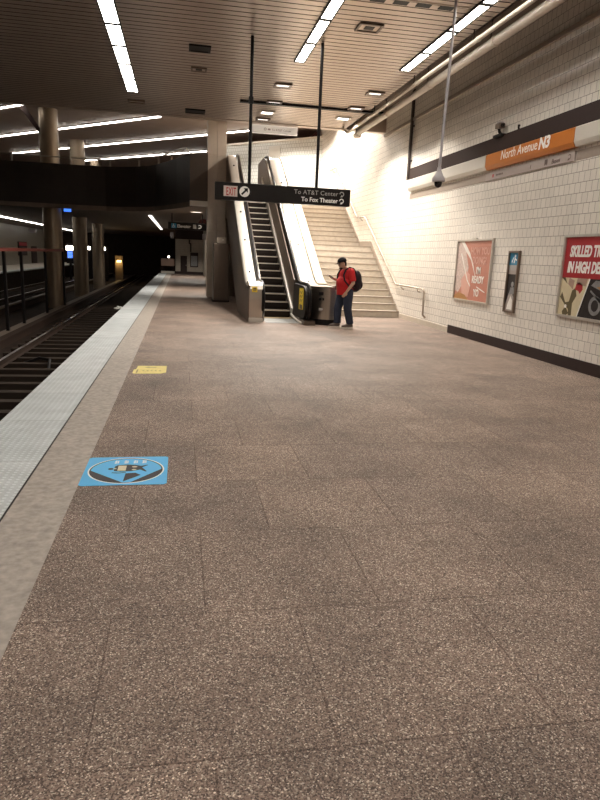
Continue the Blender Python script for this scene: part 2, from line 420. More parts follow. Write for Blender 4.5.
struct(ribbon(front, .1, LZ-.06, 3.42, 'trim_10', M['slab']), 'concrete edge under the dark parapet')
struct(box(.31, .95, 24.3, 24.4, 3.45, 5.08).build('wall_panel', plain('brown ribbed panel', (.085, .065, .052), .5, scale=60, stretch=(4, 4, .1), noise_amt=.4)), 'ribbed brown panel between bridge and pier')
struct(box(.31, .95, 24.28, 24.4, 3.27, 3.45).build('trim_11', M['pale_slab']))
# pier with cladding joints
t = thing('pier', 'tall tan metal-clad pier left of the escalator', 'pier', (1.3, 24.7, 0))
for x0, x1 in ((.95, 1.28), (1.288, 1.612)):
    for z0, z1 in ((0, 2.4), (2.408, 3.58), (3.588, 5.05), (5.058, MC)):
        box(x0, x1, 24.36, 25.3, z0, z1).build('cladding_panel', M['pier'], t)
# corridor under the mezzanine: side wall, end wall
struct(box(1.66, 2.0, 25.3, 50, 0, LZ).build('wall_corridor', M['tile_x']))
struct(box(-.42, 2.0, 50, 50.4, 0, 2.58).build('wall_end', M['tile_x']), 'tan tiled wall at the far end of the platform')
struct(box(-.42, 2.0, 49.9, 50.4, 2.58, LZ).build('trim_12', M['brownband']))
struct(box(-.42, 1.66, 49.96, 50, 0, .2).build('baseboard_end', M['brownband']))
t = thing('door_1', 'grey door in the far tiled wall', 'door', (.2, 49.97, 0)); t['kind'] = 'structure'
box(-.04, .44, 49.93, 49.99, .02, 1.36).build('door_leaf', M['brownband'], t); box(.36, .40, 49.89, 49.93, .62, .7).build('handle', M['steel'], t)
t = thing('notice_board', 'dark framed notice board on the far tiled wall', 'notice board', (1.0, 49.97, .8))
box(.68, 1.28, 49.92, 49.99, .55, 1.62).build('frame', M['brownband'], t); box(.74, 1.22, 49.90, 49.92, .62, 1.38).build('sheet', M['printgrey'], t)
t = MB().tube([(.62, 49.94, 2.56), (.62, 49.94, 2.3), (.72, 49.94, 2.25), (.72, 49.94, 1.65)], .06).build('conduit_pipe', M['conduit'])
tag(t, 'dark conduit running down the far wall to the notice board', 'pipe')
for x in (-.62, 1.62):
    tag(box(x-.12, x+.12, 47, 47.3, 2.55, 2.95, bev=.02).build('wall_speaker', M['camgrey']), 'pale speaker box hung at the %s of the far passage' % ('left' if x < 0 else 'right'), 'speaker')
t = thing('track_barrier', 'low pale barrier at the platform end beside the tracks', 'barrier', (-.95, 50.6, 0))
box(-1.5, -.5, 50.4, 50.9, .55, 1.1, bev=.05).build('board', M['tan'], t); box(-1.5, -.5, 50.35, 50.8, 0, .16).build('base', M['pale_slab'], t)
for x in (-1.4, -.6): box(x-.04, x+.04, 50.6, 50.7, .16, .6).build('leg', M['brownband'], t)

# ------------------------------------------------------------------ columns through the bridge
for i, (y, lab) in enumerate(((31, 'thick round column nearest the camera, rising through the bridge'), (39, 'second round column behind the nearest, between the tracks'), (47.2, 'third and farthest round column between the tracks'))):
    t = thing('column', lab, 'column', (-5.67, y, -1.12), 'columns between the tracks')
    MB().lathe([(.40, -1.12), (.40, LZ)], (-5.67, y, 0), 28).build('lower_shaft', M['column'], t, True)
    MB().lathe([(.40, MF), (.40, MC)], (-5.67, y, 0), 28).build('upper_shaft', M['column'], t, True)
    if i == 0:
        MB().prism([(-6.75, 7.35), (-6.5, 7.39), (-5.95, 6.55), (-5.95, 6.3)], lambda p, q, t_: (p, t_, q), 30.5, 30.66).build('brace', M['brownband'], t)

# ------------------------------------------------------------------ tracks
def track(xc, lab, y0, y1):
    t = thing('railway_track', lab, 'track', (xc, (y0+y1)/2, -1.12))
    for s in (-.72, .72):
        x = xc+s
        prof = [(-.07, 0), (.07, 0), (.07, .015), (.012, .03), (.012, .11), (.036, .12), (.036, .155), (-.036, .155), (-.036, .12), (-.012, .11), (-.012, .03), (-.07, .015)]
        m = MB(); m.prism([(x+p, -1.0+q) for p, q in prof], lambda p, q, t_: (p, t_, q), y0, y1)
        r = m.build('rail', [M['rust'], M['rail_steel']], t)
        for f in r.data.polygons:
            if f.normal.z > .9 and f.center.z > .25: f.material_index = 1
    y = y0+.4
    while y < y1-.2 and y < y0+46:
        box(xc-1.15, xc+1.15, y-.11, y+.11, -1.13, -.985).build('tie', M['tie'], t); y += .76
    return t
track(-3.15, 'nearest railway track beside the platform edge', 4, 70)
track(-8.85, 'second railway track beyond the low fence', 12, 57.4)
tag(MB().box(-5.32, -5.0, 6, 57.9, -1.13, -.93, bev=.02).build('track_curb', M['third']), 'low tan curb running between the two tracks', 'curb')
t = thing('third_rail', 'covered power rail beside the second track', 'third rail', (-7.0, 40, -1.12))
box(-7.12, -6.95, 12, 70, -.86, -.80).build('cover', M['third'], t); box(-7.08, -7.0, 12, 70, -1.12, -.9).build('power_rail', M['rust'], t)
t = thing('third_rail', 'dark covered power rail close under the platform edge', 'third rail', (-4.75, 40, -1.12))
box(-4.86, -4.64, 6, 70, -.9, -.85).build('cover', M['rust'], t); box(-4.80, -4.70, 6, 70, -1.12, -.9).build('power_rail', M['rust'], t)
t = thing('track_fence', 'dark fence with red top rail between the tracks', 'fence', (-5.16, 20, -.93))
MB().box(-5.19, -5.13, 12, 30.4, 1.42, 1.52).build('top_rail', M['orange_rail'], t)
for y in (14.2, 16.3, 18.4, 20.5, 22.6, 26.4, 30.3): box(-5.2, -5.12, y-.06, y+.06, -.93, 1.42).build('post', M['black'], t)
# litter on the track
m = MB(); R = bmesh.ops.create_icosphere(m.b, subdivisions=3, radius=1)
for v in R['verts']:
    k = 1+.45*noise.noise(v.co*2.1); v.co = Vector((v.co.x*.20*k-2.75, v.co.y*.16*k+29.6, v.co.z*.13*k-1.0))
tag(m.build('crumpled_paper', M['white']), 'crumpled white paper lying on the track bed', 'litter')
tag(MB().tube([(-3.6, 15.2, -1.05), (-3.2, 15.25, -.9), (-2.95, 15.1, -.92), (-2.9, 14.6, -1.1)], .035, 8).build('track_cable', M['black']), 'black looped cable beside the near rail', 'cable')

# opposite platform details
t = thing('notice_board', 'dark notice board with red heading on the opposite wall', 'notice board', (-13.9, 62, .7))
box(-14, -13.9, 60.3, 63.4, .75, 1.95).build('frame', M['brownband'], t); box(-13.92, -13.88, 60.4, 63.3, 1.6, 1.9).build('heading', M['posterred'], t)
t = thing('door_2', 'dark door in the opposite wall', 'door', (-13.95, 66.5, 0)); t['kind'] = 'structure'
box(-14, -13.93, 65.4, 67.6, .01, 1.6).build('door_leaf', M['brownband'], t)
tag(box(-13.2, -12.6, 61, 61.5, 2.75, 3.05, bev=.03).build('wall_speaker', M['camgrey']), 'pale box hanging over the opposite platform', 'speaker')

# ------------------------------------------------------------------ lights
def spot(p, watts, angle, parent, blend=.25, col=WARM, r=.08):
    l = bpy.data.lights.new('downlight_lamp', 'SPOT'); l.energy = watts; l.spot_size = math.radians(angle); l.spot_blend = blend; l.color = col; l.shadow_soft_size = r
    o = bpy.data.objects.new('downlight_lamp', l); COL.objects.link(o); o.parent = parent; o.location = Vector(p)-OFF[parent]; return o
def ceiling_row(x0, x1, yend, n, labels, group):
    base = None
    for i in range(n):
        y1 = yend-1.24*i; y0 = y1-1.24; xm = (x0+x1)/2
        lab = labels[min(i, len(labels)-1)]
        if base is None:
            base = thing('ceiling_light', lab, 'ceiling light', (xm, (y0+y1)/2, CZ-.03), group)
            f = MB()
            for a in ((x0-.025, x0, y0, y1), (x1, x1+.025, y0, y1), (x0, x1, y0, y0+.055), (x0, x1, y1-.055, y1)): f.box(*a, CZ-.03, CZ+.01)
            f.build('frame', M['black'], base)
            box(x0, x1, y0+.055, y1-.055, CZ-.022, CZ+.005).build('diffuser', M['tube'], base)
        else: copy_thing(base, (0, -1.24*i, 0), lab)
ords = ['endmost', 'second', 'third', 'fourth', 'fifth', 'sixth']
def rowlabels(side, nvis):
    return ['%s fluorescent panel from the far end of the %s ceiling light row' % (w, side) for w in ords[:nvis]]+['fluorescent panel overhead at the near end of the %s ceiling light row' % side]
ceiling_row(-1.31, -1.07, 17.73, 16, rowlabels('left', 5), 'left row of ceiling lights')
ceiling_row(2.28, 2.45, 13.93, 13, rowlabels('middle', 3), 'middle row of ceiling lights')
ceiling_row(4.49, 4.66, 13.81, 13, rowlabels('right', 4), 'right row of ceiling lights')
# mezzanine strips, hung at 45 degrees
def mezz_row(sm, xs, n, lab, group, z=MC-.05):
    base = None
    u = Vector((-.7071, .7071, 0)); v = Vector((.7071, .7071, 0))
    for i in range(n):
        p = Vector((xs, sm-xs, z))+u*1.24*i
        if base is None:
            base = thing('strip_light', lab, 'strip light', p, group); F = Matrix((u, v, Vector((0, 0, 1)))).transposed()
            def ob(name, mat, a0, a1, b0, b1, c0, c1):
                m = box(a0, a1, b0, b1, c0, c1)
                for w in m.b.verts: w.co = F @ w.co + p
                return m.build(name, mat, base)
            ob('housing', M['darkframe'], 0.005, 1.235, -.08, .08, .0, .05); ob('tube', M['tube_mezz'], .05, 1.19, -.045, .045, -.04, 0)
        else: copy_thing(base, u*1.24*i)
mezz_row(23.6, -6.45, 4, 'strip light at the upper left, first diagonal row over the bridge', 'first diagonal row of strip lights')
mezz_row(29.4, -.86, 12, 'strip light in the second diagonal row over the bridge', 'second diagonal row of strip lights')
mezz_row(35.07, 4.3, 17, 'strip light in the third diagonal row, running behind the pier', 'third diagonal row of strip lights')
mezz_row(40.5, 1.46, 9, 'strip light in the lowest, farthest diagonal row over the bridge', 'farthest diagonal row of strip lights')
def strip_y(x, z, y0, n, lab, group, mat):
    base = None
    for i in range(n):
        if base is None:
            base = thing('strip_light', lab, 'strip light', (x, y0+.6, z), group)
            box(x-.1, x+.1, y0, y0+1.24, z-.04, z).build('housing', M['darkframe'], base); box(x-.07, x+.07, y0+.03, y0+1.21, z-.09, z-.04).build('tube', mat, base)
        else: copy_thing(base, (0, 1.24*i, 0))
strip_y(-1.45, LZ+.004, 32, 15, 'strip light under the bridge above the platform edge', 'strip lights above the near platform edge', M['tube_dim'])
strip_y(-10.5, LZ+.004, 34, 32, 'strip light above the edge of the opposite platform', 'strip lights above the opposite platform edge', M['tube_opposite'])
# recessed downlights
def downlight(x, y, z, lens, lab, w=.40, d=.34, watts=0, ang=130, name='downlight'):
    t = thing(name, lab, 'downlight', (x, y, z), None)
    f = MB()
    for a in ((x-w/2, x-w/2+.05, y-d/2, y+d/2), (x+w/2-.05, x+w/2, y-d/2, y+d/2), (x-w/2+.05, x+w/2-.05, y-d/2, y-d/2+.05), (x-w/2+.05, x+w/2-.05, y+d/2-.05, y+d/2)):
        f.box(*a, z-.035, z+.01)
    f.build('trim_ring', M['darkframe'] if lens is not M['can'] else M['panelwhite'], t)
    box(x-w/2+.05, x+w/2-.05, y-d/2+.05, y+d/2-.05, z-.012, z+.005).build('lens', lens, t)
    if watts: spot((x, y, z-.05), watts, ang, t)
    return t
downlight(2.33, 15.85, CZ, M['can_dim'], 'dim square downlight left of the sign poles, nearest of its file', watts=170)
downlight(2.37, 17.58, CZ, M['can_dim'], 'dim square downlight at the left end of the black ceiling rail', watts=170)
downlight(2.35, 18.8, CZ, M['can'], 'bright downlight behind the left end of the black rail', watts=260, ang=140)
downlight(2.35, 19.75, CZ, M['can_dim'], 'dim downlight just behind the bright one at the ceiling edge', watts=0)
downlight(4.55, 15.8, CZ, M['can_dim'], 'dim square downlight near the wall pipes, nearest of its file', watts=170)
downlight(4.53, 17.44, CZ, M['can_dim'], 'dim downlight on the right part of the black rail', watts=170)
downlight(4.51, 18.75, CZ, M['can'], 'bright downlight at the ceiling edge near the wall pipes', watts=320, ang=140)
downlight(.62, 28.0, LZ, M['can'], 'bright downlight under the bridge beside the pier', w=.5, d=.34, watts=380, ang=110)
downlight(.6, 43.5, LZ, M['can_dim'], 'downlight added in the passage to light the far wall', watts=280, ang=150)  # added lamp, brightens the end wall
downlight(-1.17, 18.8, CZ, M['slat'], 'small unlit oval fitting beyond the left light row', w=.45, d=.3)
for x, y, wt in ((4.9, 22.6, 430), (4.9, 25.4, 720), (3.2, 28.6, 800)):  # unseen lamps; the last is added to lighten the far wall
    downlight(x, y, MC, M['can'], 'bright downlight high over the stair landing' if y < 24 else 'bright downlight high over the top of the stairs' if y < 27 else 'unseen downlight added to lighten the far tiled wall', watts=wt, ang=150)
# ceiling fittings
def ceiling_plate(x, y, w, d, lab, name, cat, inner):
    t = thing(name, lab, cat, (x, y, CZ-.03))
    f = MB()
    for a in ((x-w/2, x-w/2+.04, y-d/2, y+d/2), (x+w/2-.04, x+w/2, y-d/2, y+d/2), (x-w/2+.04, x+w/2-.04, y-d/2, y-d/2+.04), (x-w/2+.04, x+w/2-.04, y+d/2-.04, y+d/2)):
        f.box(*a, CZ-.03, CZ+.01)
    f.build('frame', M['darkframe'] if inner else M['black'], t)
    box(x-w/2+.04, x+w/2-.04, y-d/2+.04, y+d/2-.04, CZ-.015, CZ+.005).build('plate', M['slat'] if inner else M['black'], t)
    if inner: box(x-w/5, x+w/5, y-d/5, y+d/5, CZ-.02, CZ-.014).build('grille', M['black'], t)
ceiling_plate(3.17, 11.62, .42, .4, 'square ceiling speaker between the middle and right light rows', 'ceiling_speaker', 'speaker', True)
ceiling_plate(.36, 13.71, .42, .4, 'dark ceiling vent right of the left light row, nearer one', 'ceiling_vent', 'vent', False)
ceiling_plate(.38, 15.18, .34, .3, 'small square ceiling speaker behind the dark vent', 'ceiling_speaker', 'speaker', True)
ceiling_plate(.39, 19.45, .55, .5, 'dark ceiling vent at the ceiling edge above the pier', 'ceiling_vent', 'vent', False)
tag(box(1.5, 5.4, 17.62, 17.74, CZ-.05, CZ).build('ceiling_rail', M['black']), 'long black rail across the ceiling before the stairs', 'rail')
t = thing('linear_vent', 'row of dark vent slots across the ceiling at the top of the photo', 'vent', (1.6, 10.45, CZ-.02))
box(-.9, 4.4, 10.33, 10.36, CZ-.01, CZ).build('frame', M['slat'], t)
for k in range(14): box(-.85+.37*k, -.62+.37*k, 10.36, 10.52, CZ-.012, CZ).build('slot', M['black'], t)

# tunnel lamps far behind
t = thing('tunnel_lamp', 'yellow lit niche lamp deep in the tunnel', 'lamp', (-5.3, 58, -.9))
box(-5.62, -4.98, 58.1, 58.3, -1.12, 1.1).build('niche', M['third'], t); box(-5.45, -5.1, 57.95, 58.1, .55, .72).build('lens', M['lamp_yellow'], t)
pl = bpy.data.lights.new('niche_glow', 'POINT'); pl.energy = 12; pl.color = (1, .62, .2); o = bpy.data.objects.new('niche_glow', pl); COL.objects.link(o); o.parent = t; o.location = Vector((-5.3, 57.7, .5))-OFF[t]
t = thing('tunnel_screen', 'blue lit screen with white top behind the columns', 'screen', (-9.3, 58, -.9))
box(-9.6, -9.0, 58.05, 58.2, .3, 2.0).build('housing', M['black'], t); box(-9.5, -9.1, 57.98, 58.05, .75, 1.3).build('panel', M['lamp_blue'], t)
box(-9.6, -8.95, 57.98, 58.05, 1.4, 1.75).build('heading', M['lamp_white'], t); box(-9.4, -9.2, 58.05, 58.2, -1.12, .3).build('post', M['black'], t)
for x, y, lab in ((-7.75, 58, 'small white lamp on the tunnel wall between the columns'), (-6.5, 58, 'small white lamp right of the third column')):
    t = thing('tunnel_lamp', lab, 'lamp', (x, y, 1.5)); box(x-.22, x+.12, y-.1, y, 1.5, 1.78, bev=.03).build('lens', M['lamp_white'], t)
    box(x-.3, x+.3, y, y+.1, -1.12, 1.85).build('bracket', M['black'], t)
t = thing('signal_lamp', 'tiny white signal light left of the far wall', 'lamp', (-.96, 52.1, -1.12)); box(-1.02, -.9, 52, 52.1, 1.15, 1.3, bev=.03).build('lens', M['lamp_white'], t); box(-1.0, -.92, 52.1, 52.2, -1.12, 1.35).build('post', M['black'], t)
t = thing('wall_notice', 'blank white board high on the far tiled wall', 'notice', (4.35, 31.25, 6.2)); m_ = box(-.32, .32, -.03, 0, 6.22, 6.68)
for v_ in m_.b.verts: v_.co = Matrix.Rotation(-PI/4, 3, 'Z') @ v_.co + Vector((4.36, 31.57, 0))
m_.build('board', M['panelwhite'], t)
tag(box(-5.15, -4.85, 30.9, 31.0, LZ-.13, LZ).build('sign_board', M['lamp_blue']), 'small blue lit sign under the bridge beside the nearest column', 'sign')

# ------------------------------------------------------------------ bridge railing
t = thing('guard_rail', 'thin metal guard rail along the top of the dark bridge parapet', 'railing', (-5, 29, 5.06))
rp = [(x, y+.02, 5.34) for x, y in path[:-1]]+[(.2, 24.8, 5.28), (.26, 24.55, 5.1)]
MB().tube(rp, .025, 8).build('rail', M['steel'], t, True)
for (x, y) in ((-13, 29.9), (-11, 29.9), (-9, 29.9), (-7, 29.9), (-4.6, 29.9), (-3, 29.8), (-1.75, 29.1), (-.9, 27.85), (-.35, 26.4)):
    box(x-.03, x+.03, y-.01, y+.05, 5.05, 5.34).build('post', M['steel'], t)
t = thing('sign_board', 'white pictogram sign standing on the mezzanine behind the second column', 'sign', (-3.6, 43, MF))
box(-4.6, -2.6, 43, 43.08, 5.55, 5.95).build('board', M['panelwhite'], t)
FY = frame((1, 0, 0), (0, 0, 1))
flat([disc(.2, .2, .11), rect(.5, .08, .78, .32), rect(1.0, .14, 1.2, .26), rect(1.3, .14, 1.5, .26), rect(1.6, .14, 1.8, .26)], (-4.6, 43, 5.55), FY, 'pictogram', M['posterred'], t)
for x in (-4.4, -2.8): box(x-.03, x+.03, 43.02, 43.07, MF, 5.55).build('post', M['steel'], t)

# ------------------------------------------------------------------ staircase
t = thing('staircase', 'wide pale terrazzo staircase along the tiled wall', 'stairs', (5.15, 17.75, 0))
R_, T_ = .1863, .318
def stepmesh(y, z, y2, zb): return box(3.74, W-.002, y, y2, zb, z, bev=.012)
y = 17.75; z = 0; nl = 11
for i in range(nl):
    z += R_; last = i == nl-1
    y2 = y+T_ if not last else 22.45
    s = stepmesh(y, z, y2+.02, max(0, z-.5)).build('landing' if last else 'step', M['stair'], t)
    box(3.74, W-.002, y-.012, y+.03, z-.03, z+.002).build('nosing', M['stair_nose'], s)
    y = y2
nu = 12
for i in range(nu):
    z += (MF-nl*R_)/nu
    s = stepmesh(y, z, y+T_+.02, z-.5).build('step', M['stair'], t)
    box(3.74, W-.002, y-.012, y+.03, z-.03, z+.002).build('nosing', M['stair_nose'], s)
    y += T_
m = MB(); m.prism([(17.9, 0), (21.3, 1.9), (22.5, 1.9), (26.4, 4.0), (26.4, 0)], lambda p, q, t_: (t_, p, q), 3.78, W-.05); m.build('underside', M['beige'], t)
# skirting that follows the treads on the wall
m = MB()
m.prism([(17.7, 0), (21.0, 1.98), (21.0, 2.22), (17.72, .14)], lambda p, q, t_: (t_, p, q), W-.03, W-.002)
m.prism([(21.0, 2.0), (22.5, 2.0), (22.5, 2.24), (21.0, 2.22)], lambda p, q, t_: (t_, p, q), W-.03, W-.002)
m.prism([(22.5, 2.0), (26.3, 4.2), (26.3, 4.44), (22.45, 2.24)], lambda p, q, t_: (t_, p, q), W-.03, W-.002)
m.build('skirting', M['stair_nose'], t)
# handrail on the wall
t = thing('handrail', 'stainless handrail on the tiled wall beside the stairs', 'handrail', (W-.1, 20, .2))
hx = W-.09
MB().tube([(hx+.06, 15.62, .2), (hx, 15.66, .28), (hx, 15.7, .86), (hx, 15.78, .93), (hx, 17.95, .95), (hx, 18.1, 1.02), (hx, 21.62, 3.0), (hx, 21.75, 3.04), (hx, 22.65, 3.06), (hx, 22.8, 3.12), (hx, 26.3, 5.16), (hx, 26.42, 5.2), (hx, 27.5, 5.2)], .027, 10).build('rail', M['chrome'], t, True)
for y, z in ((16.2, .93), (17.5, .94), (19.3, 1.68), (20.6, 2.42), (22.2, 3.05), (24.2, 3.94), (25.6, 4.75), (27, 5.2)):
    MB().tube([(hx, y, z-.02), (hx+.02, y, z-.08), (W, y, z-.1)], .014, 8).build('bracket', M['chrome'], t, True)

# ------------------------------------------------------------------ escalator
t = ESC = thing('escalator', 'narrow steel escalator rising between pier and stairs', 'escalator', (2.8, 15, 0))
SL = .566
def hz(y): return .97+max(0, min(y, 23.9)-16.6)*SL
def prof_y(y0, y1=25.6): return [y0, 16.1, 16.3, 23.3, 23.5, y1]
def hz_s(y):  # softened
    def f(q): return hz(q)
    return (f(y-.25)+f(y)*2+f(y+.25))/4
ys = lambda y0, y1: [y0+(y1-y0)*k/60 for k in range(61)]
def solid(x0, x1, y0, y1, top, bot, name, mat, par=ESC):
    Y = ys(y0, y1); pts = [(y, top(y)) for y in Y]+[(y, bot(y)) for y in Y[::-1]]
    return MB().prism(pts, lambda p, q, t_: (t_, p, q), x0, x1).build(name, mat, par)
# left balustrade
solid(1.62, 1.66, 15.62, 26, lambda y: hz_s(y)-.10, lambda y: max(0, hz(y)-2.2), 'outer_panel', M['bronze'])
# left deck with rounded outer edge
def deckprism(x0, x1, y0, y1, drop, th, name, crown=.0):
    m = MB(); Y = ys(y0, y1)
    prof = [(0, -.09), (.04, -.02), (.12, 0), (.88, 0), (.96, -.02), (1, -.09), (1, -th), (0, -th)]
    rings = []
    for y in Y:
        rings.append([m.b.verts.new((x0+(x1-x0)*u, y, hz_s(y)-drop+w)) for u, w in prof])
    k = len(prof)
    for A, B in zip(rings, rings[1:]):
        for i in range(k): m.b.faces.new((A[i], A[(i+1) % k], B[(i+1) % k], B[i]))
    fs = [m.b.faces.new(rings[0]), m.b.faces.new(rings[-1][::-1])]
    bmesh.ops.recalc_face_normals(m.b, faces=m.b.faces[:])
    return m.build(name, M['deck'], ESC, True)
deckprism(1.62, 1.93, 15.95, 25.9, .03, .16, 'deck')
solid(2.03, 2.055, 15.9, 25.8, lambda y: hz_s(y)-.08, lambda y: max(0, hz(y)-1.25), 'inner_panel', M['steel'])
# left newel: flat steel front with rounded top
m = MB()
m.prism([(15.62, .1), (15.60, .55), (15.62, .80), (15.68, .90), (15.80, .96), (16.2, .98), (16.2, .1)], lambda p, q, t_: (t_, p, q), 1.64, 1.97)
m.build('newel', M['steel'], ESC)
box(1.63, 1.98, 15.56, 16.2, 0, .1).build('newel_base', M['deck'], ESC)
s = flat([rect(0, 0, .13, .13)], (1.70, 15.595, .73), FY, 'caution_label', M['yellow'], ESC, .008); s['label'] = 'small yellow caution label'
flat([rect(.025, .03, .105, .045), rect(.025, .06, .105, .1)], (1.70, 15.595, .73), FY, 'pictogram', M['darktext'], s, .010)
# right balustrade
solid(2.93, 2.96, 16.75, 25.8, lambda y: hz_s(y)-.05, lambda y: max(0.02, hz(y)-1.25), 'inner_panel', M['innerpanel'])
# skirt strip (bright line along the steps)
m = MB(); Y = ys(16.8, 24.2)
def nose(y): return .2+.5556*(y-16.95)
m.prism([(y, max(.03, nose(y)+.16)) for y in Y]+[(y, max(.0, nose(y)+.02)) for y in Y[::-1]], lambda p, q, t_: (t_, p, q), 2.885, 2.93); m.build('skirt', M['deck'], ESC)
m = MB(); m.prism([(y, max(.03, nose(y)+.16)) for y in Y]+[(y, max(.0, nose(y)+.02)) for y in Y[::-1]], lambda p, q, t_: (t_, p, q), 2.055, 2.09); m.build('skirt', M['deck'], ESC)
MB().tube([(2.9, 16.85, .12), (2.9, 16.4, .06), (2.9, 15.85, .035), (2.9, 15.5, .03), (2.92, 15.3, .03)], .03, 8).build('skirt_end', M['deck'], ESC, True)
# black newel panel, D shaped in side view
def dshape(yf, r, zc, zlow, yb):
    p = [(yb, zc+r)]
    for k in range(13):
        a = PI/2+PI*k/12; p.append((yf+r+r*math.cos(a)*1.0, zc+r*math.sin(a)))
    p.append((yb, zlow)); return p
MB().prism([(y, z) for y, z in dshape(15.02, .40, .53, .10, 16.95)], lambda p, q, t_: (t_, p, q), 2.935, 3.06).build('newel_panel', M['glassblack'], ESC)
box(2.92, 3.2, 15.08, 16.8, 0, .10).build('newel_base', M['bronze'], ESC)
# handrails with loop at the newel
def handrail(x, yf, w, yend):
    m = MB(); r = .43
    pts = [(yf+.6, .10), (yf+r, .10)]
    for k in range(1, 12):
        a = -PI/2-PI*k/12; pts.append((yf+r+r*math.cos(a), .53+r*math.sin(a)))
    Y = [yf+r+.02]+[y for y in ys(yf+r+.2, 25.5)]
    pts += [(y, hz_s(y)) for y in Y]
    for k in range(1, 9):
        a = PI/2-PI*k/9; pts.append((25.5+r*math.cos(a)*.8, hz_s(25.5)-r+r*math.sin(a)))
    path = [(x, p, q) for p, q in pts]
    m.tube(path, w, 8); return m.build('handrail', M['rubber'], ESC, True)
handrail(1.985, 15.56, .042, 25.5); handrail(3.04, 15.0, .045, 25.5)
# wide right deck and its rounded steel end
deckprism(3.09, 3.50, 15.9, 25.9, .03, .2, 'deck')
solid(3.50, 3.735, 16.3, 26.3, lambda y: hz_s(y)+.0, lambda y: max(0, hz(y)-2.6), 'side_wall', M['beige'])
m = MB(); pr = []
for k in range(13):
    a = PI+PI*k/12*.5; pr.append((3.62+.5*math.cos(a), 15.72+.55*math.sin(a)))
pr = [(3.12, 16.3)]+pr+[(3.70, 15.17), (3.72, 16.3)]
m.prism(pr, lambda p, q, t_: (p, q, t_), .14, .86)
pr2 = [(3.42+(p-3.42)*.94, 15.75+(q-15.75)*.94) for p, q in pr]
m.prism(pr2, lambda p, q, t_: (p, q, t_), .86, .93)
m.build('deck_end', M['steel'], ESC)
m = MB(); m.prism([(3.42+(p-3.42)*1.02, 15.75+(q-15.75)*1.02) for p, q in pr], lambda p, q, t_: (p, q, t_), 0, .14); m.build('deck_end_base', M['black'], ESC)
box(3.735, 4.04, 16.22, 16.6, .02, .93, bev=.02).build('end_box', M['bronze'], ESC)
s = flat([rect(0, 0, .17, .2)], (3.79, 16.215, .62), FY, 'notice_plate', M['dimwhite'], ESC, .006); flat(ring(.085, .1, .035, .055, 16), (3.79, 16.215, .62), FY, 'pictogram', M['darktext'], s, .008)
for z0, z1, u0, u1, mt in ((.72, .80, 0, .1, 'black'), (.60, .66, 0, .05, 'black'), (.60, .66, .08, .12, 'black'), (.36, .41, 0, .1, 'dimwhite')):
    box(3.30+u0, 3.30+u1, 15.215-u0*.28, 15.27, z0, z1).build('control_switch', M[mt], ESC)
# yellow caution panel on the black newel
FXm = frame((0, -1, 0), (0, 0, 1))    # faces -X
s = flat([[(0, 0), (.54, .02), (.56, .54), (.02, .52)]], (2.934, 15.90, .33), FXm, 'caution_label', M['yellow'], ESC, .006); s['label'] = 'tall yellow caution label'
g = [rect(.10, .02, .46, .13)]
for k in range(3): g += [line(.1, .2+.1*k, .2, .26+.1*k, .02), line(.2, .26+.1*k, .3, .2+.1*k, .02), line(.3, .2+.1*k, .43, .27+.1*k, .02)]
flat(g, (2.934, 15.90, .33), FXm, 'pictogram', M['darktext'], s, .008)
# bolts on the decks
for y in (17.0, 18.5, 20, 21.5, 23): MB().lathe([(.026, 0), (.026, .03), (.012, .045)], (1.78, y, hz_s(y)-.035), 10).build('deck_bolt', M['black'], ESC)
for y in (16.6, 18.4, 20.2, 22.0): MB().lathe([(.026, 0), (.026, .03), (.012, .045)], (3.3, y, hz_s(y)-.035), 10).build('deck_bolt', M['black'], ESC)
# steps
for k in range(20):
    y = 16.95+.36*k; z = .2*(k+1)
    s = MB().prism([(y, z), (y+.38, z), (y+.38, z-.05), (y+.10, z-.24), (y+.03, z-.235), (y+.004, z-.12)], lambda p, q, t_: (t_, p, q), 2.092, 2.883).build('step', M['step'], ESC)
    box(2.092, 2.883, y-.012, y+.03, z-.028, z+.003).build('nosing', M['nosing'], s)
box(2.06, 2.93, 16.6, 16.96, 0, .012).build('comb_plate', M['comb'], ESC); box(2.06, 2.93, 15.5, 16.6, 0, .006).build('floor_plate', M['plate'], ESC)
m = MB(); m.prism([(17.4, 0.), (23.9, 3.6), (24.1, 3.7), (24.1, 3.2), (18.5, 0)], lambda p, q, t_: (t_, p, q), 2.07, 2.9); m.build('truss', M['black'], ESC)
# metal cabinet beside it
t = thing('metal_cabinet', 'tall brown metal cabinet standing before the pier', 'cabinet', (1.33, 22.3, 0))
box(1.08, 1.60, 22.02, 22.75, .06, 1.95, bev=.01).build('body', M['bronze'], t); box(1.05, 1.62, 22.0, 22.78, 0, .06).build('plinth', M['brownband'], t)
box(1.09, 1.59, 21.995, 22.02, .42, 1.93, bev=.006).build('door', M['bronze'], t); box(1.18, 1.50, 22.1, 22.6, 1.95, 2.15, bev=.01).build('top_box', M['pier'], t)
box(1.36, 1.42, 22.08, 22.1, 2.05, 2.09).build('badge', M['white'], t)
MB().tube([(1.08, 22.3, .8), (1.03, 22.3, .8), (1.03, 22.3, 1.05), (1.08, 22.3, 1.05)], .015, 8).build('handle', M['steel'], t, True)

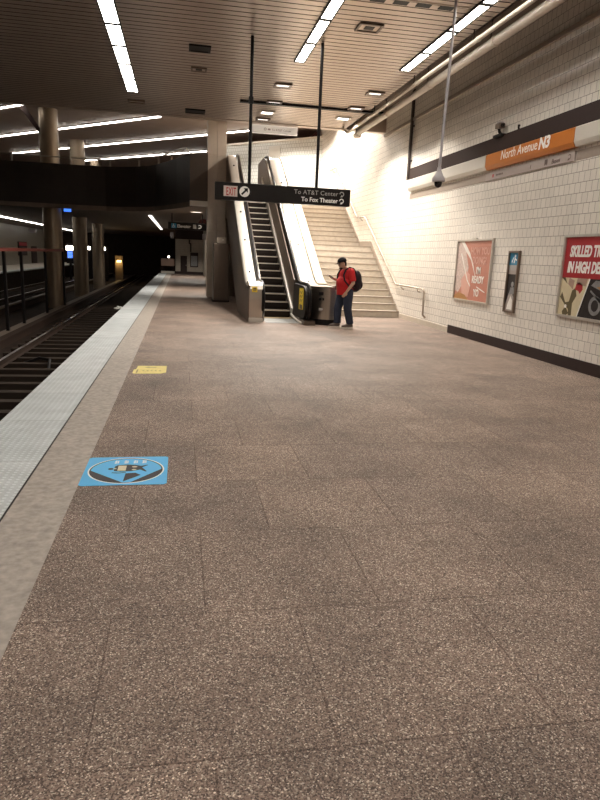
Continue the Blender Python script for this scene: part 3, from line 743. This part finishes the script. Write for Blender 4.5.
# ------------------------------------------------------------------ hanging signs
FX = frame((1, 0, 0), (0, 0, 1))
t = thing('hanging_sign', 'long black hanging sign with red EXIT plate and arrow', 'sign', (1.95, 12.65, 2.6))
box(.63, 3.26, 12.6, 12.78, 2.61, 2.93, bev=.012).build('sign_box', M['signblack'], t)
for x in (1.28, 2.59): MB().tube([(x, 12.69, 2.9), (x, 12.69, CZ)], .030, 10).build('pole', M['black'], t, True)
MB().lathe([(.045, 4.35), (.045, 4.47)], (1.28, 12.69, 0), 10).build('collar', M['black'], t)
y0 = 12.6
s = flat([rect(.16, .065, .42, .255)], (.63, y0, 2.61), FX, 'exit_plate', M['exitplate'], t, .004)
lettering('EXIT', (.63+.205, y0-.004, 2.61+.085), FX, .205, M['redtext'], s, bold=.003, sx=.42, sp=1.1)
s = flat([disc(.555, .165, .098)], (.63, y0, 2.61), FX, 'arrow_disc', M['white'], t, .004)
flat([line(.50, .11, .585, .195, .034), [(.62, .23), (.535, .225), (.615, .148)]], (.63, y0, 2.61), FX, 'arrow', M['signblack'], s, .006)
lettering('To AT&T Center', (.63+2.38, y0-.003, 2.61+.185), FX, .115, M['dimwhite'], t, align='RIGHT', sx=1.02, sp=1.05)
lettering('To Fox Theater', (.63+2.38, y0-.003, 2.61+.055), FX, .115, M['white'], t, align='RIGHT', bold=.0025, sx=.98)
for v, mt in ((.225, 'dimwhite'), (.095, 'white')):
    flat(ring(2.455, v, .03, .046, 18, -PI*.45, PI*1.0)+[[(2.43, v-.06), (2.475, v-.052), (2.45, v-.012)]], (.63, y0, 2.61), FX, 'turn_arrow', M[mt], t, .004)

t = thing('hanging_sign', 'white lit sign hung at the ceiling edge over the escalator', 'sign', (2.8, 20.6, 5.25))
box(2.1, 3.52, 20.52, 20.64, 5.25, 5.49, bev=.01).build('sign_box', M['litsign'], t)
flat([ring(.42, .12, .025, .04, 14)[k] for k in range(14)]+[rect(.50, .095, .58, .14)], (2.1, 20.52, 5.25), FX, 'pictogram', M['greystrip'], t, .004)
lettering('To AT&T Center', (2.1+.62, 20.517, 5.25+.085), FX, .085, M['greystrip'], t)
for x in (2.3, 3.3): MB().tube([(x, 20.58, 5.48), (x, 20.58, MC)], .015, 8).build('pole', M['steel'], t)

t = thing('hanging_sign', 'dark hanging Elevator sign under the bridge left of the pier', 'sign', (.3, 30, 2.6))
box(-.57, 1.12, 30, 30.12, 2.6, 2.92, bev=.01).build('sign_box', M['signblack'], t)
flat([rect(.14, .06, .36, .26)], (-.57, 30, 2.6), FX, 'wheelchair_plate', M['blue'], t, .004)
flat(ring(.24, .13, .035, .05, 14)+[line(.235, .16, .235, .22, .02), disc(.235, .235, .014, 10)], (-.57, 30, 2.6), FX, 'pictogram', M['white'], t, .006)
lettering('Elevator', (-.57+.40, 29.997, 2.6+.09), FX, .19, M['white'], t, sx=.95, bold=.003)
flat([rect(1.10, .07, 1.24, .25)], (-.57, 30, 2.6), FX, 'elevator_plate', M['dimwhite'], t, .004)
flat(ring(1.40, .16, .05, .078, 18, -PI*.6, PI*.8)+[[(1.33, .08), (1.42, .07), (1.39, .13)]], (-.57, 30, 2.6), FX, 'turn_arrow', M['white'], t, .004)
for x in (-.4, .95): box(x-.02, x+.02, 30.04, 30.08, 2.9, LZ).build('hanger', M['black'], t)

# ------------------------------------------------------------------ right wall furniture
tag(box(W-.05, W, -3, 17.62, 3.80, 4.11).build('wall_band', M['brownband']), 'dark brown metal band running along the upper tiled wall', 'band')
FXl = frame((0, -1, 0), (0, 0, 1))
def signseg(y0, y1, name, mat, lab, und):
    """bevelled box panel: slanting underside"""
    t = thing(name, lab, 'sign', (W, (y0+y1)/2, 3.53))
    MB().prism([(W, 3.80), (W-.10, 3.80), (W-.12, 3.78), (W-.12, 3.57), (W-.08, 3.50), (W, 3.50)], lambda p, q, t_: (p, t_, q), y0, y1).build('panel', mat, t)
    return t
signseg(12.86, 17.5, 'blank_sign', M['panelwhite'], 'long blank white panel left of the orange station sign', None)
t = signseg(9.79, 12.84, 'station_sign', M['orange'], 'orange North Avenue station name sign on the tiled wall', None)
lettering('North Avenue', (W-.122, 12.20, 3.62), FXl, .245, M['white'], t, shear=.12, sx=.92, bold=.000)
lettering('N3', (W-.122, 10.83, 3.61), FXl, .262, M['white'], t, shear=.15, sx=1.04, bold=.010)
signseg(-3, 9.77, 'blank_sign', M['panelwhite'], 'blank white panel right of the orange station sign', None)
t = thing('strip_sign', 'narrow taupe strip sign with small Buses lettering under the orange sign', 'sign', (W, 11.3, 3.3))
box(W-.03, W, 9.84, 12.95, 3.30, 3.455).build('panel', M['greystrip'], t)
lettering('Buses', (W-.032, 10.50, 3.335), FXl, .11, M['darktext'], t, shear=.1)
lettering('1', (W-.032, 11.2, 3.335), FXl, .10, M['darktext'], t)
flat([rect(0, 0, .09, .085), rect(.01, -.015, .025, 0), rect(.065, -.015, .08, 0)], (W-.03, 10.72, 3.345), FXl, 'bus_pictogram', M['darktext'], t)
flat(ring(0, 0, .028, .042, 16, -PI*.7, PI*.8)+[[(-.05, -.05), (.0, -.055), (-.02, -.015)]], (W-.03, 9.98, 3.38), FXl, 'turn_arrow', M['darktext'], t)
flat([disc(0, .0, .035)], (W-.03, 12.62, 3.375), FXl, 'pictogram', M['posterred'], t)
flat([rect(.0+.06*k, 0, .045+.06*k, .035) for k in range(5)], (W-.03, 12.5, 3.36), FXl, 'small_lettering', M['darktext'], t)
for y0, y1, lab in ((12.97, 17.6, 'brown strip painted as shadow under the left white panel'), (-3, 9.82, 'brown strip painted as shadow right of the strip sign')):
    o = box(W-.004, W, y0, y1, 3.30, 3.455).build('trim_13' if y0 > 0 else 'trim_14', M['ledge_shade']); struct(o, lab)  # shadow of the panels on the tiles, laid on as brown strips
# wall camera and fittings
t = thing('wall_camera', 'boxy grey surveillance camera on the dark wall band', 'camera', (W-.15, 12.4, 4.1))
box(W-.17, W-.05, 12.28, 12.48, 4.22, 4.32, bev=.02).build('housing', M['darkframe'], t); box(W-.15, W-.07, 12.31, 12.45, 4.32, 4.34).build('hood', M['camgrey'], t)
MB().lathe([(.03, 0), (.04, .05)], (W-.11, 12.235, 4.27), 12, 'y').build('lens', M['black'], t); MB().tube([(W-.12, 12.4, 4.25), (W-.1, 12.4, 4.17), (W-.05, 12.4, 4.11)], .03, 8).build('bracket', M['black'], t)
box(W-.12, W, 12.3, 12.62, 4.08, 4.13).build('base', M['black'], t)
tag(MB().tube([(W-.01, 11.8, 4.11), (W-.03, 11.78, 4.15), (W-.04, 11.75, 4.18)], [.02, .018, .025], 8).build('wall_fitting', M['black']), 'tiny black fitting on the wall right of the camera', 'fitting')
t = thing('wall_conduit', 'dark vertical conduit on the tiled wall at the band end', 'pipe', (W-.05, 17.75, 3.85))
for dy, r in ((0, .035), (.1, .02)): MB().tube([(W-.05, 17.68+dy, 3.83), (W-.05, 17.68+dy, 6.15)], r, 8).build('tube', M['conduit'], t, True)
for z in (4.3, 5.2): box(W-.03, W, 17.6, 17.85, z, z+.04).build('clip', M['conduit'], t)
# pipes under the ceiling
def pipe(x, z, r, y0, y1, lab, elbow):
    t = thing('ceiling_pipe', lab, 'pipe', (x, 10, z))
    MB().tube([(x, y0, z), (x, y1, z)]+elbow, r, 14).build('pipe_run', M['pipe'], t, True)
    y = 5.2
    while y < y1:
        MB().lathe([(r*1.22, y-.03), (r*1.22, y+.03)], (x, 0, z), 14, 'y').build('coupling', M['pipe'], t, True)
        MB().tube([(x, y+.2, z+r*.8), (x, y+.2, CZ if x < 5 else 6.15)], .012, 6).build('hanger', M['conduit'], t)
        y += 2.9
pipe(5.22, 5.3, .075, -3.9, 20.0, 'thick cream pipe running along the ceiling edge', [(5.24, 20.08, 5.3), (5.4, 20.12, 5.33)])
pipe(4.91, 5.3, .038, -3.9, 19.7, 'thin cream pipe beside the thick one', [(4.9, 19.8, 5.33), (4.8, 19.85, 5.42), (4.8, 19.85, CZ)])
# dome camera on a mast
t = thing('dome_camera', 'dome surveillance camera hung on a long thin mast', 'camera', (4.05, 10.05, 2.75))
MB().tube([(4.09, 10.1, CZ+.02), (4.02, 10.03, 3.0)], .022, 10).build('mast', M['camgrey'], t, True)
MB().lathe([(.028, 3.08), (.036, 3.03), (.07, 2.96), (.102, 2.91), (.106, 2.875), (.095, 2.86)], (4.02, 10.03, 0), 22).build('housing', M['camgrey'], t, True)
MB().lathe([(.062, 2.865), (.062, 2.83), (.045, 2.79), (.015, 2.77)], (4.02, 10.03, 0), 18).build('dome', M['dome'], t, True)

# ---- posters
def poster(y1, y0, z0, z1, fr, name, lab, back, fw=.04, dep=.05):
    t = thing(name, lab, 'poster' if 'poster' in name else 'sign', (W, (y0+y1)/2, z0))
    m = MB(); x0 = W-dep
    for a in ((y0, y0+fw, z0, z1), (y1-fw, y1, z0, z1), (y0+fw, y1-fw, z0, z0+fw), (y0+fw, y1-fw, z1-fw, z1)): m.box(x0, W, *a)
    m.build('frame', fr, t)
    box(W-.02, W, y0+fw, y1-fw, z0+fw, z1-fw).build('sheet', back, t)
    return t
t = poster(14.02, 12.29, .80, 2.14, M['alu'], 'framed_poster', 'salmon pink framed poster with white lettering, nearest the stairs', M['salmon'])
O = (W-.021, 13.98, .84); Wd, Ht = 1.65, 1.26
random.seed(3)
flat([[(0, .18), (.0, 1.26), (.30, 1.26), (.45, 1.0), (.62, .7), (.58, .45), (.35, .30), (.18, .14)]], O, FXl, 'pale_figure', M['poster_white'], t, .002)
flat([[(.30, .42), (.55, .62), (.72, .55), (.80, .30), (.72, .06), (.40, .08)]], O, FXl, 'pink_shape', M['salmon_pale'], t, .004)
flat([[(.16, 1.25), (.30, 1.25), (.62, 1.02), (.86, .74), (.98, .52), (.72, .86), (.40, 1.06)], line(.20, 1.0, .62, .42, .035), line(.62, .42, .78, .30, .03), line(1.1, .30, 1.5, .20, .02)], O, FXl, 'glare_streak', M['print_and_glare'], t, .006)  # glare on the poster cover painted as white shapes
flat([[(0, 0), (.75, 0), (.55, .1), (.25, .14), (.0, .06)]], O, FXl, 'orange_shape', M['printorange'], t, .005)
for s_, u, v in (('HOW YOU', 1.12, .98), ('DOING?', 1.12, .78), ("I'M", 1.12, .57), ('READY', 1.12, .38), ('YO', 1.1, .10)):
    lettering(s_, (W-.024, 13.98-u, .84+v), FXl, .21, M['salmon_pale'] if v > .7 else M['print_and_glare'], t, align='CENTER', bold=.006, sx=.85)
box(W-.05, W-.01, 13.05, 13.25, 2.14, 2.165).build('latch', M['alu'], t)

t = poster(11.60, 11.20, .73, 1.89, M['darkframe'], 'narrow_sign', 'narrow framed panel with blue square top between the two posters', M['greystrip'], fw=.035)
O = (W-.021, 11.565, .765)
flat([rect(0, .86, .33, 1.09)], O, FXl, 'blue_square', M['blue'], t, .002)
flat([disc(.2, 1.03, .025), line(.2, 1.0, .17, .9, .03), line(.2, .98, .26, .95, .025), [(.1, .9), (.13, .97), (.17, 1.02), (.13, 1.0), (.08, .92)]], O, FXl, 'pictogram', M['white'], t, .004)
flat([rect(0, .76, .33, .86)], O, FXl, 'white_strip', M['dimwhite'], t, .002)
flat([[(0, .69), (.33, .69), (.33, .2), (.25, .3), (.2, .42), (.1, .35), (.0, .12)]], O, FXl, 'dark_photo', M['printdark'], t, .002)
flat([disc(.2, .5, .05), [(.1, .3), (.3, .33), (.26, .45), (.14, .44)]], O, FXl, 'photo_figure', M['printgrey'], t, .004)
flat([[(.06, .02), (.26, .02), (.25, .2), (.18, .28), (.1, .14)]], O, FXl, 'pale_shape', M['print_and_glare'], t, .004)

t = poster(9.80, 7.95, .82, 2.14, M['alu'], 'framed_poster', 'red framed poster headed SKILLED TRADES IN HIGH DEMAND', M['posterred'])
O = (W-.021, 9.76, .86)
lettering('SKILLED TRADES', (W-.023, 9.62, 1.80), FXl, .235, M['white'], t, shear=.12, sx=.66, bold=.010)
lettering('IN HIGH DEMAND', (W-.023, 9.64, 1.55), FXl, .235, M['white'], t, shear=.12, sx=.66, bold=.010)
flat([rect(0, 0, 1.77, .60)], O, FXl, 'photo_collage', M['printdark'], t, .001)
flat([[(0, 0), (.52, 0), (.74, .60), (0, .60)]], O, FXl, 'cream_photo', M['cream'], t, .003)
flat([[(.02, .28), (.20, .14), (.28, .10), (.30, 0), (.38, 0), (.37, .2), (.46, .32), (.42, .45), (.33, .4), (.28, .22), (.18, .2), (.06, .36)], [(.12, .05), (.2, .14), (.3, .03), (.24, 0), (.14, 0)], [(.0, .6), (.18, .5), (.1, .6)]], O, FXl, 'worker_shape', M['olive'], t, .005)
flat([[(.40, .42), (.42, .51), (.50, .54), (.58, .50), (.60, .43), (.54, .36), (.50, .40)]], O, FXl, 'helmet_shape', M['posterred'], t, .006)
flat([[(.2, .5), (.34, .42), (.36, .56), (.22, .6)], [(.42, .52), (.66, .48), (.70, .6), (.44, .6)]], O, FXl, 'skin_shape', M['tan'], t, .006)
flat([disc(.2, .14, .03)], O, FXl, 'spark_shape', M['white'], t, .007)
flat([line(.53, 0, .75, .6, .02)], O, FXl, 'divider_line', M['white'], t, .007)
flat(ring(.95, .2, .09, .15, 20)+[[(.8, .5), (1.1, .42), (1.4, .55), (.9, .58)], line(.8, .42, 1.1, .25, .03), line(1.0, .3, 1.4, .4, .03)], O, FXl, 'machine_shape', M['printgrey'], t, .003)
flat([[(.95, .48), (1.2, .52), (1.3, .47), (1.1, .42)]], O, FXl, 'ochre_shape', M['printorange'], t, .005)
flat([rect(1.18, .0, 1.5, .09)], O, FXl, 'blue_shape', M['blue'], t, .004)

# ------------------------------------------------------------------ floor stickers
FZ = frame((1, 0, 0), (0, 1, 0))
t = thing('floor_sticker', 'blue floor sticker with round falling figure picture, nearest camera', 'sticker', (-.4, 4.64, 0))
S = (-.70, 4.32, 0.0015)
m = [(.02, 0), (.58, 0), (.6, .02), (.6, .61), (.58, .63), (.02, .63), (0, .61), (0, .02)]
flat([m], S, FZ, 'blue_base', M['stickerblue'], t, .002)
c = (.30, .315); E = .272/.285
flat(ring(*c, .277, .288, 48, ex=E), S, FZ, 'white_ring', M['white'], t, .0026)
flat(ring(*c, .268, .277, 48, ex=E), S, FZ, 'dark_ring', M['stickerdark'], t, .0026)
arcL = [(c[0]+E*.268*math.cos(a), c[1]+.268*math.sin(a)) for a in [PI*1.0+.5*PI*k/16 for k in range(17)]]
arcR = [(c[0]+E*.268*math.cos(a), c[1]+.268*math.sin(a)) for a in [PI*1.56+.47*PI*k/16 for k in range(17)]]
flat([arcL+[(.29, .05)]], S, FZ, 'platform_shape', M['stickerdark'], t, .0026)
flat([arcR+[(.55, .32)]], S, FZ, 'edge_shape', M['stickerdark'], t, .0026)
flat([[(.295, .07), (.41, .20), (.37, .25), (.30, .24)]], S, FZ, 'wedge_shape', M['stickerdark'], t, .0026)  # small dark printed wedge
flat([[(.21, .30), (.21, .40), (.23, .43), (.30, .44), (.36, .43), (.40, .405), (.45, .43), (.45, .42), (.41, .37), (.45, .28), (.44, .275), (.40, .32), (.34, .29), (.26, .285)],
      disc(.185, .345, .020, 12), line(.20, .26, .25, .25, .012), line(.25, .25, .30, .265, .01)], S, FZ, 'figure_shape', M['stickerdark'], t, .0026)
flat([rect(.235, .30, .295, .415), disc(.215, .35, .011, 10), disc(.355, .385, .016, 10, 1.3), disc(.355, .32, .014, 10, 1.3)], S, FZ, 'pale_patch', M['cream'], t, .0032)
g = []
for b0 in (.20, .27, .34, .405):
    for k in range(3):
        g += [line(b0, .475+.024*k, b0+.03, .482+.024*k, .009)]
    g += [line(b0+.008+.006*((b0*100) % 2), .47, b0+.01, .54, .008), line(b0+.028, .475, b0+.026, .535, .007)]
flat(g, S, FZ, 'white_lettering', M['white'], t, .0026)
t = thing('floor_sticker', 'worn yellow floor sticker farther along the platform', 'sticker', (-.42, 8.88, 0))
S = (-.64, 8.55, .0015)
flat([[(.0, .06), (.02, .0), (.36, .01), (.44, .1), (.44, .62), (.04, .6), (.03, .33), (.0, .3)]], S, FZ, 'yellow_base', M['stickeryellow'], t, .002)
flat([line(.05, .06, .055, .3, .02), line(.15, .48, .30, .47, .03), line(.15, .47, .2, .52, .02)]+[line(.12+.055*k, .22, .145+.055*k, .26, .018) for k in range(5)]+[line(.13+.055*k, .19, .15+.055*k, .19, .012) for k in range(5)], S, FZ, 'faded_print', plain('faded print', (.34, .27, .12), .6), t, .0026)

# ------------------------------------------------------------------ person
def remesh(o, vox, smooth=3):
    md = o.modifiers.new('r', 'REMESH'); md.mode = 'VOXEL'; md.voxel_size = vox; md.use_smooth_shade = True
    if smooth:
        s = o.modifiers.new('s', 'SMOOTH'); s.factor = .5; s.iterations = smooth
    return o
PL = Vector((3.80, 14.66, 0)); PR = math.radians(192)
p = thing('person', 'person in red T-shirt, jeans and black cap, looking down at a phone', 'person', (0, 0, 0))
# local: +x forward, +y his left, z up
sh, elb = {}, {}
LS, LE, LW = (-.03, .205, 1.325), (-.055, .275, 1.07), (.09, .255, .875)        # left arm hangs, hand by the hip
RS, RE, RW = (-.01, -.2, 1.325), (.06, -.27, 1.09), (.27, -.13, 1.155)          # right forearm raised to hold the phone
LH, LK, LA = (-.03, .10, .86), (-.02, .12, .47), (-.10, .13, .085)
RH, RK, RA = (.02, -.10, .86), (.12, -.105, .47), (.12, -.11, .085)
def hand(m, wrist, d, palm_n, side, curl):
    """palm, four fingers and a thumb; d = pointing direction, palm_n = direction the palm faces"""
    w = Vector(wrist); d = Vector(d).normalized(); pn = Vector(palm_n); pn = (pn-d*pn.dot(d)).normalized(); sd = d.cross(pn)*side
    for k in range(4):
        o = sd*(.030-.020*k)
        m.cap2(w, .022, w+d*.075+o, .0125, 10)
        L = (.034, .038, .036, .028)[k]; q = w+d*.085+o; dd = d
        for j, c in enumerate(curl):
            dd = (dd*math.cos(c)+pn*math.sin(c)).normalized(); q2 = q+dd*L*(1-.18*j); m.cap2(q, .0095-.001*j, q2, .0088-.001*j, 8); q = q2
    th = (d*.55+sd*.75+pn*.3).normalized(); q = w+d*.025+sd*.02; q2 = q+th*.042; m.cap2(q, .014, q2, .0115, 8)
    th2 = (d*.8+pn*.5+sd*.2).normalized(); m.cap2(q2, .0115, q2+th2*.036, .009, 8)
b = MB()
hd = Matrix.Rotation(math.radians(16), 3, 'Y')       # head tips forward
HC = Vector((.118, 0, 1.505))
b.ball(HC, (.098, .077, .115), 22, hd); b.ball(HC+hd @ Vector((.022, 0, -.062)), (.072, .058, .062), 16, hd)
b.cap2((.0, 0, 1.34), .068, (.085, 0, 1.455), .060)
b.ball(HC+hd @ Vector((.099, 0, -.022)), (.017, .014, .022), 10, hd); b.ball(HC+hd @ Vector((.084, 0, .006)), (.012, .013, .03), 10, hd)   # nose
b.ball(HC+hd @ Vector((.085, 0, -.062)), (.013, .026, .010), 10, hd); b.ball(HC+hd @ Vector((.080, 0, -.095)), (.022, .028, .020), 10, hd)   # mouth, chin
for s in (-1, 1):
    b.ball(HC+hd @ Vector((-.008, .078*s, -.012)), (.020, .010, .034), 10, hd); b.ball(HC+hd @ Vector((.082, .032*s, .020)), (.014, .024, .009), 10, hd)
b.ball((.0, 0, 1.15), (.15, .19, .22)); b.ball((.03, 0, .98), (.17, .19, .17))
for A, B_, C_ in ((LS, LE, LW), (RS, RE, RW)):
    b.cap2((0, A[1]*.4, 1.31), .06, A, .055); b.cap2(A, .054, B_, .042); b.cap2(B_, .043, C_, .028)
hand(b, LW, (.55, -.05, -.83), (.0, -1, .0), 1, (.35, .55, .4)); hand(b, RW, (.85, .35, .12), (-.1, .45, .9), 1, (.35, .6, .5))
for A, B_, C_ in ((LH, LK, LA), (RH, RK, RA)):
    b.cap2(A, .085, B_, .058); b.cap2(B_, .056, C_, .042); b.cap2((C_[0], C_[1], .06), .035, (C_[0]+.14, C_[1], .05), .03)
body = remesh(b.build('body', M['skin'], p, True), .0065, 2)
# eyes, hair, cap
e = MB()
for s in (-1, 1): e.ball(HC+hd @ Vector((.086, .033*s, .012)), (.008, .012, .006), 8, hd)
e.build('eyes', M['black'], p, True)
h = MB(); h.ball(HC+hd @ Vector((-.022, 0, .0)), (.085, .080, .098), 18, hd); h.ball(HC+hd @ Vector((-.055, 0, -.05)), (.042, .06, .045), 12, hd); h.build('hair', M['hair'], p, True)
f_ = MB(); f_.ball(HC+hd @ Vector((.052, 0, -.095)), (.052, .052, .030), 14, hd); f_.build('beard', M['hair'], p, True)
cp = MB(); R = bmesh.ops.create_uvsphere(cp.b, u_segments=24, v_segments=16, radius=1)
kill = [v for v in R['verts'] if v.co.z < -.12]; bmesh.ops.delete(cp.b, geom=kill, context='VERTS')
for v in cp.b.verts: v.co = HC+hd @ Vector((v.co.x*.118-.004, v.co.y*.098, v.co.z*.105+.038))
n0 = len(cp.b.verts)
cap_o = cp.build('cap', M['capblack'], p, True); sm = cap_o.modifiers.new('t', 'SOLIDIFY'); sm.thickness = .006
br = MB(); br.prism([(.085, -.075)]+[(.085+.105*math.cos(a), .082*math.sin(a)) for a in [-PI/2+PI*k/12 for k in range(13)]]+[(.085, .075)], lambda u, v, t_: HC+hd @ Vector((u, v, t_-abs(v)*.18)), .030, .038)
br.build('cap_brim', M['capblack'], cap_o)
# shirt
s = MB()
s.ball((-.01, 0, 1.22), (.155, .215, .19), 24); s.ball((.035, 0, 1.05), (.198, .215, .19), 24); s.ball((.02, 0, .95), (.195, .21, .15), 24)
s.cap2((-.01, -.12, 1.325), .085, (-.01, .12, 1.325), .085); s.ball((.01, 0, 1.37), (.082, .09, .035), 16)
s.tube([(.02, 0, .98), (.005, 0, .80)], [.195, .198], 28)
for A, B_ in ((LS, LE), (RS, RE)):
    A, B_ = Vector(A), Vector(B_); s.cap2(A, .078, A.lerp(B_, .35), .075); s.tube([A, A.lerp(B_, .86)], [.076, .076], 18)
shirt = remesh(s.build('t_shirt', M['shirt'], p, True), .011, 3)
# jeans
j = MB(); j.ball((.005, 0, .86), (.165, .19, .13), 22)
for A, B_, C_ in ((LH, LK, LA), (RH, RK, RA)):
    j.cap2(A, .125, B_, .098); j.tube([B_, (C_[0]-.005, C_[1], .115)], [.098, .085], 18); j.ball(B_, .098); j.ball((C_[0]+.01, C_[1], .135), (.085, .08, .035), 12)
jeans = remesh(j.build('jeans', M['denim'], p, True), .011, 2)
# shoes
for C_, dz in ((LA, 0), (RA, 0)):
    q = MB(); q.ball((C_[0]+.03, C_[1], .075), (.115, .055, .055), 16); q.ball((C_[0]+.13, C_[1], .06), (.085, .056, .042), 16); q.ball((C_[0]-.015, C_[1], .085), (.06, .046, .05), 14)
    sh_ = remesh(q.build('shoe', M['shoe'], p, True), .007, 2)
    so = MB(); pr = [(C_[0]+.065+(.16+.0*k)*math.cos(a), C_[1]+.06*math.sin(a)*(1 if math.cos(a) > 0 else .85)) for k, a in enumerate([2*PI*k/20 for k in range(20)])]
    so.prism(pr, lambda u, v, t_: (u, v, t_), .002, .042); so.build('sole', M['sole'], sh_)
p.location = PL; p.rotation_euler = (0, 0, PR)
# backpack: worn, a thing of its own
bp = thing('backpack', 'dark backpack worn by the person in red', 'backpack', (0, 0, 0))
k = MB(); k.ball((-.27, 0, 1.12), (.125, .165, .24), 22); k.ball((-.25, 0, 1.02), (.13, .17, .17), 20); k.ball((-.2, 0, 1.2), (.08, .15, .17), 18)
remesh(k.build('pack_body', M['packblack'], bp, True), .011, 4)
k = MB(); k.ball((-.375, 0, 1.03), (.045, .12, .11), 16); remesh(k.build('front_pocket', M['packblack'], bp, True), .011, 3)
for s_ in (-1, 1):
    MB().tube([(-.19, .11*s_, 1.30), (-.12, .12*s_, 1.395), (-.01, .13*s_, 1.42), (.09, .14*s_, 1.36), (.145, .16*s_, 1.25), (.13, .20*s_, 1.12), (.03, .225*s_, 1.0), (-.16, .17*s_, .95)], .02, 8).build('shoulder_strap', M['packblack'], bp, True)
MB().tube([(-.18, -.03, 1.33), (-.2, -.03, 1.375), (-.2, .03, 1.375), (-.18, .03, 1.33)], .01, 8).build('grab_loop', M['packblack'], bp, True)
bp.location = PL; bp.rotation_euler = (0, 0, PR)
ph = thing('phone', 'black phone held in the right hand of the person in red', 'phone', (0, 0, 0))
m = box(-.075, .075, -.037, .037, -.005, .005, bev=.003); Rm = Matrix.Rotation(math.radians(-22), 3, 'Y')
for v in m.b.verts: v.co = Rm @ v.co + Vector((.375, -.075, 1.205))
m.build('phone_body', M['phone'], ph)
m = box(-.068, .068, -.033, .033, .005, .0062)
for v in m.b.verts: v.co = Rm @ v.co + Vector((.375, -.075, 1.205))
m.build('screen', plain('phone screen', (.05, .06, .08), .1, emit=(.6, .75, 1), strength=.4), ph)
ph.location = PL; ph.rotation_euler = (0, 0, PR)

# ------------------------------------------------------------------ world, camera, view
sc = bpy.context.scene
w = bpy.data.worlds.new('World'); sc.world = w; w.use_nodes = True
w.node_tree.nodes['Background'].inputs[0].default_value = (.010, .003, .002, 1); w.node_tree.nodes['Background'].inputs[1].default_value = 1
F, P, Yw, Ro = 633.4, .22118, .19031, .0423
f = Vector((math.sin(Yw)*math.cos(P), math.cos(Yw)*math.cos(P), -math.sin(P))); rt = Vector((math.cos(Yw), -math.sin(Yw), 0)); dn = f.cross(rt)
r2 = rt*math.cos(Ro)-dn*math.sin(Ro); d2 = rt*math.sin(Ro)+dn*math.cos(Ro)
cam = bpy.data.cameras.new('Camera'); co = bpy.data.objects.new('Camera', cam); COL.objects.link(co)
mw = Matrix((r2, -d2, -f)).transposed().to_4x4(); mw.translation = Vector((0, 0, 1.6)); co.matrix_world = mw
cam.sensor_fit = 'VERTICAL'; cam.sensor_height = 36; cam.lens = F/800*36; cam.clip_end = 300
sc.camera = co
sc.view_settings.view_transform = 'Standard'; sc.view_settings.look = 'None'; sc.view_settings.gamma = 1; sc.view_settings.exposure = .85
sc.view_settings.use_curve_mapping = False
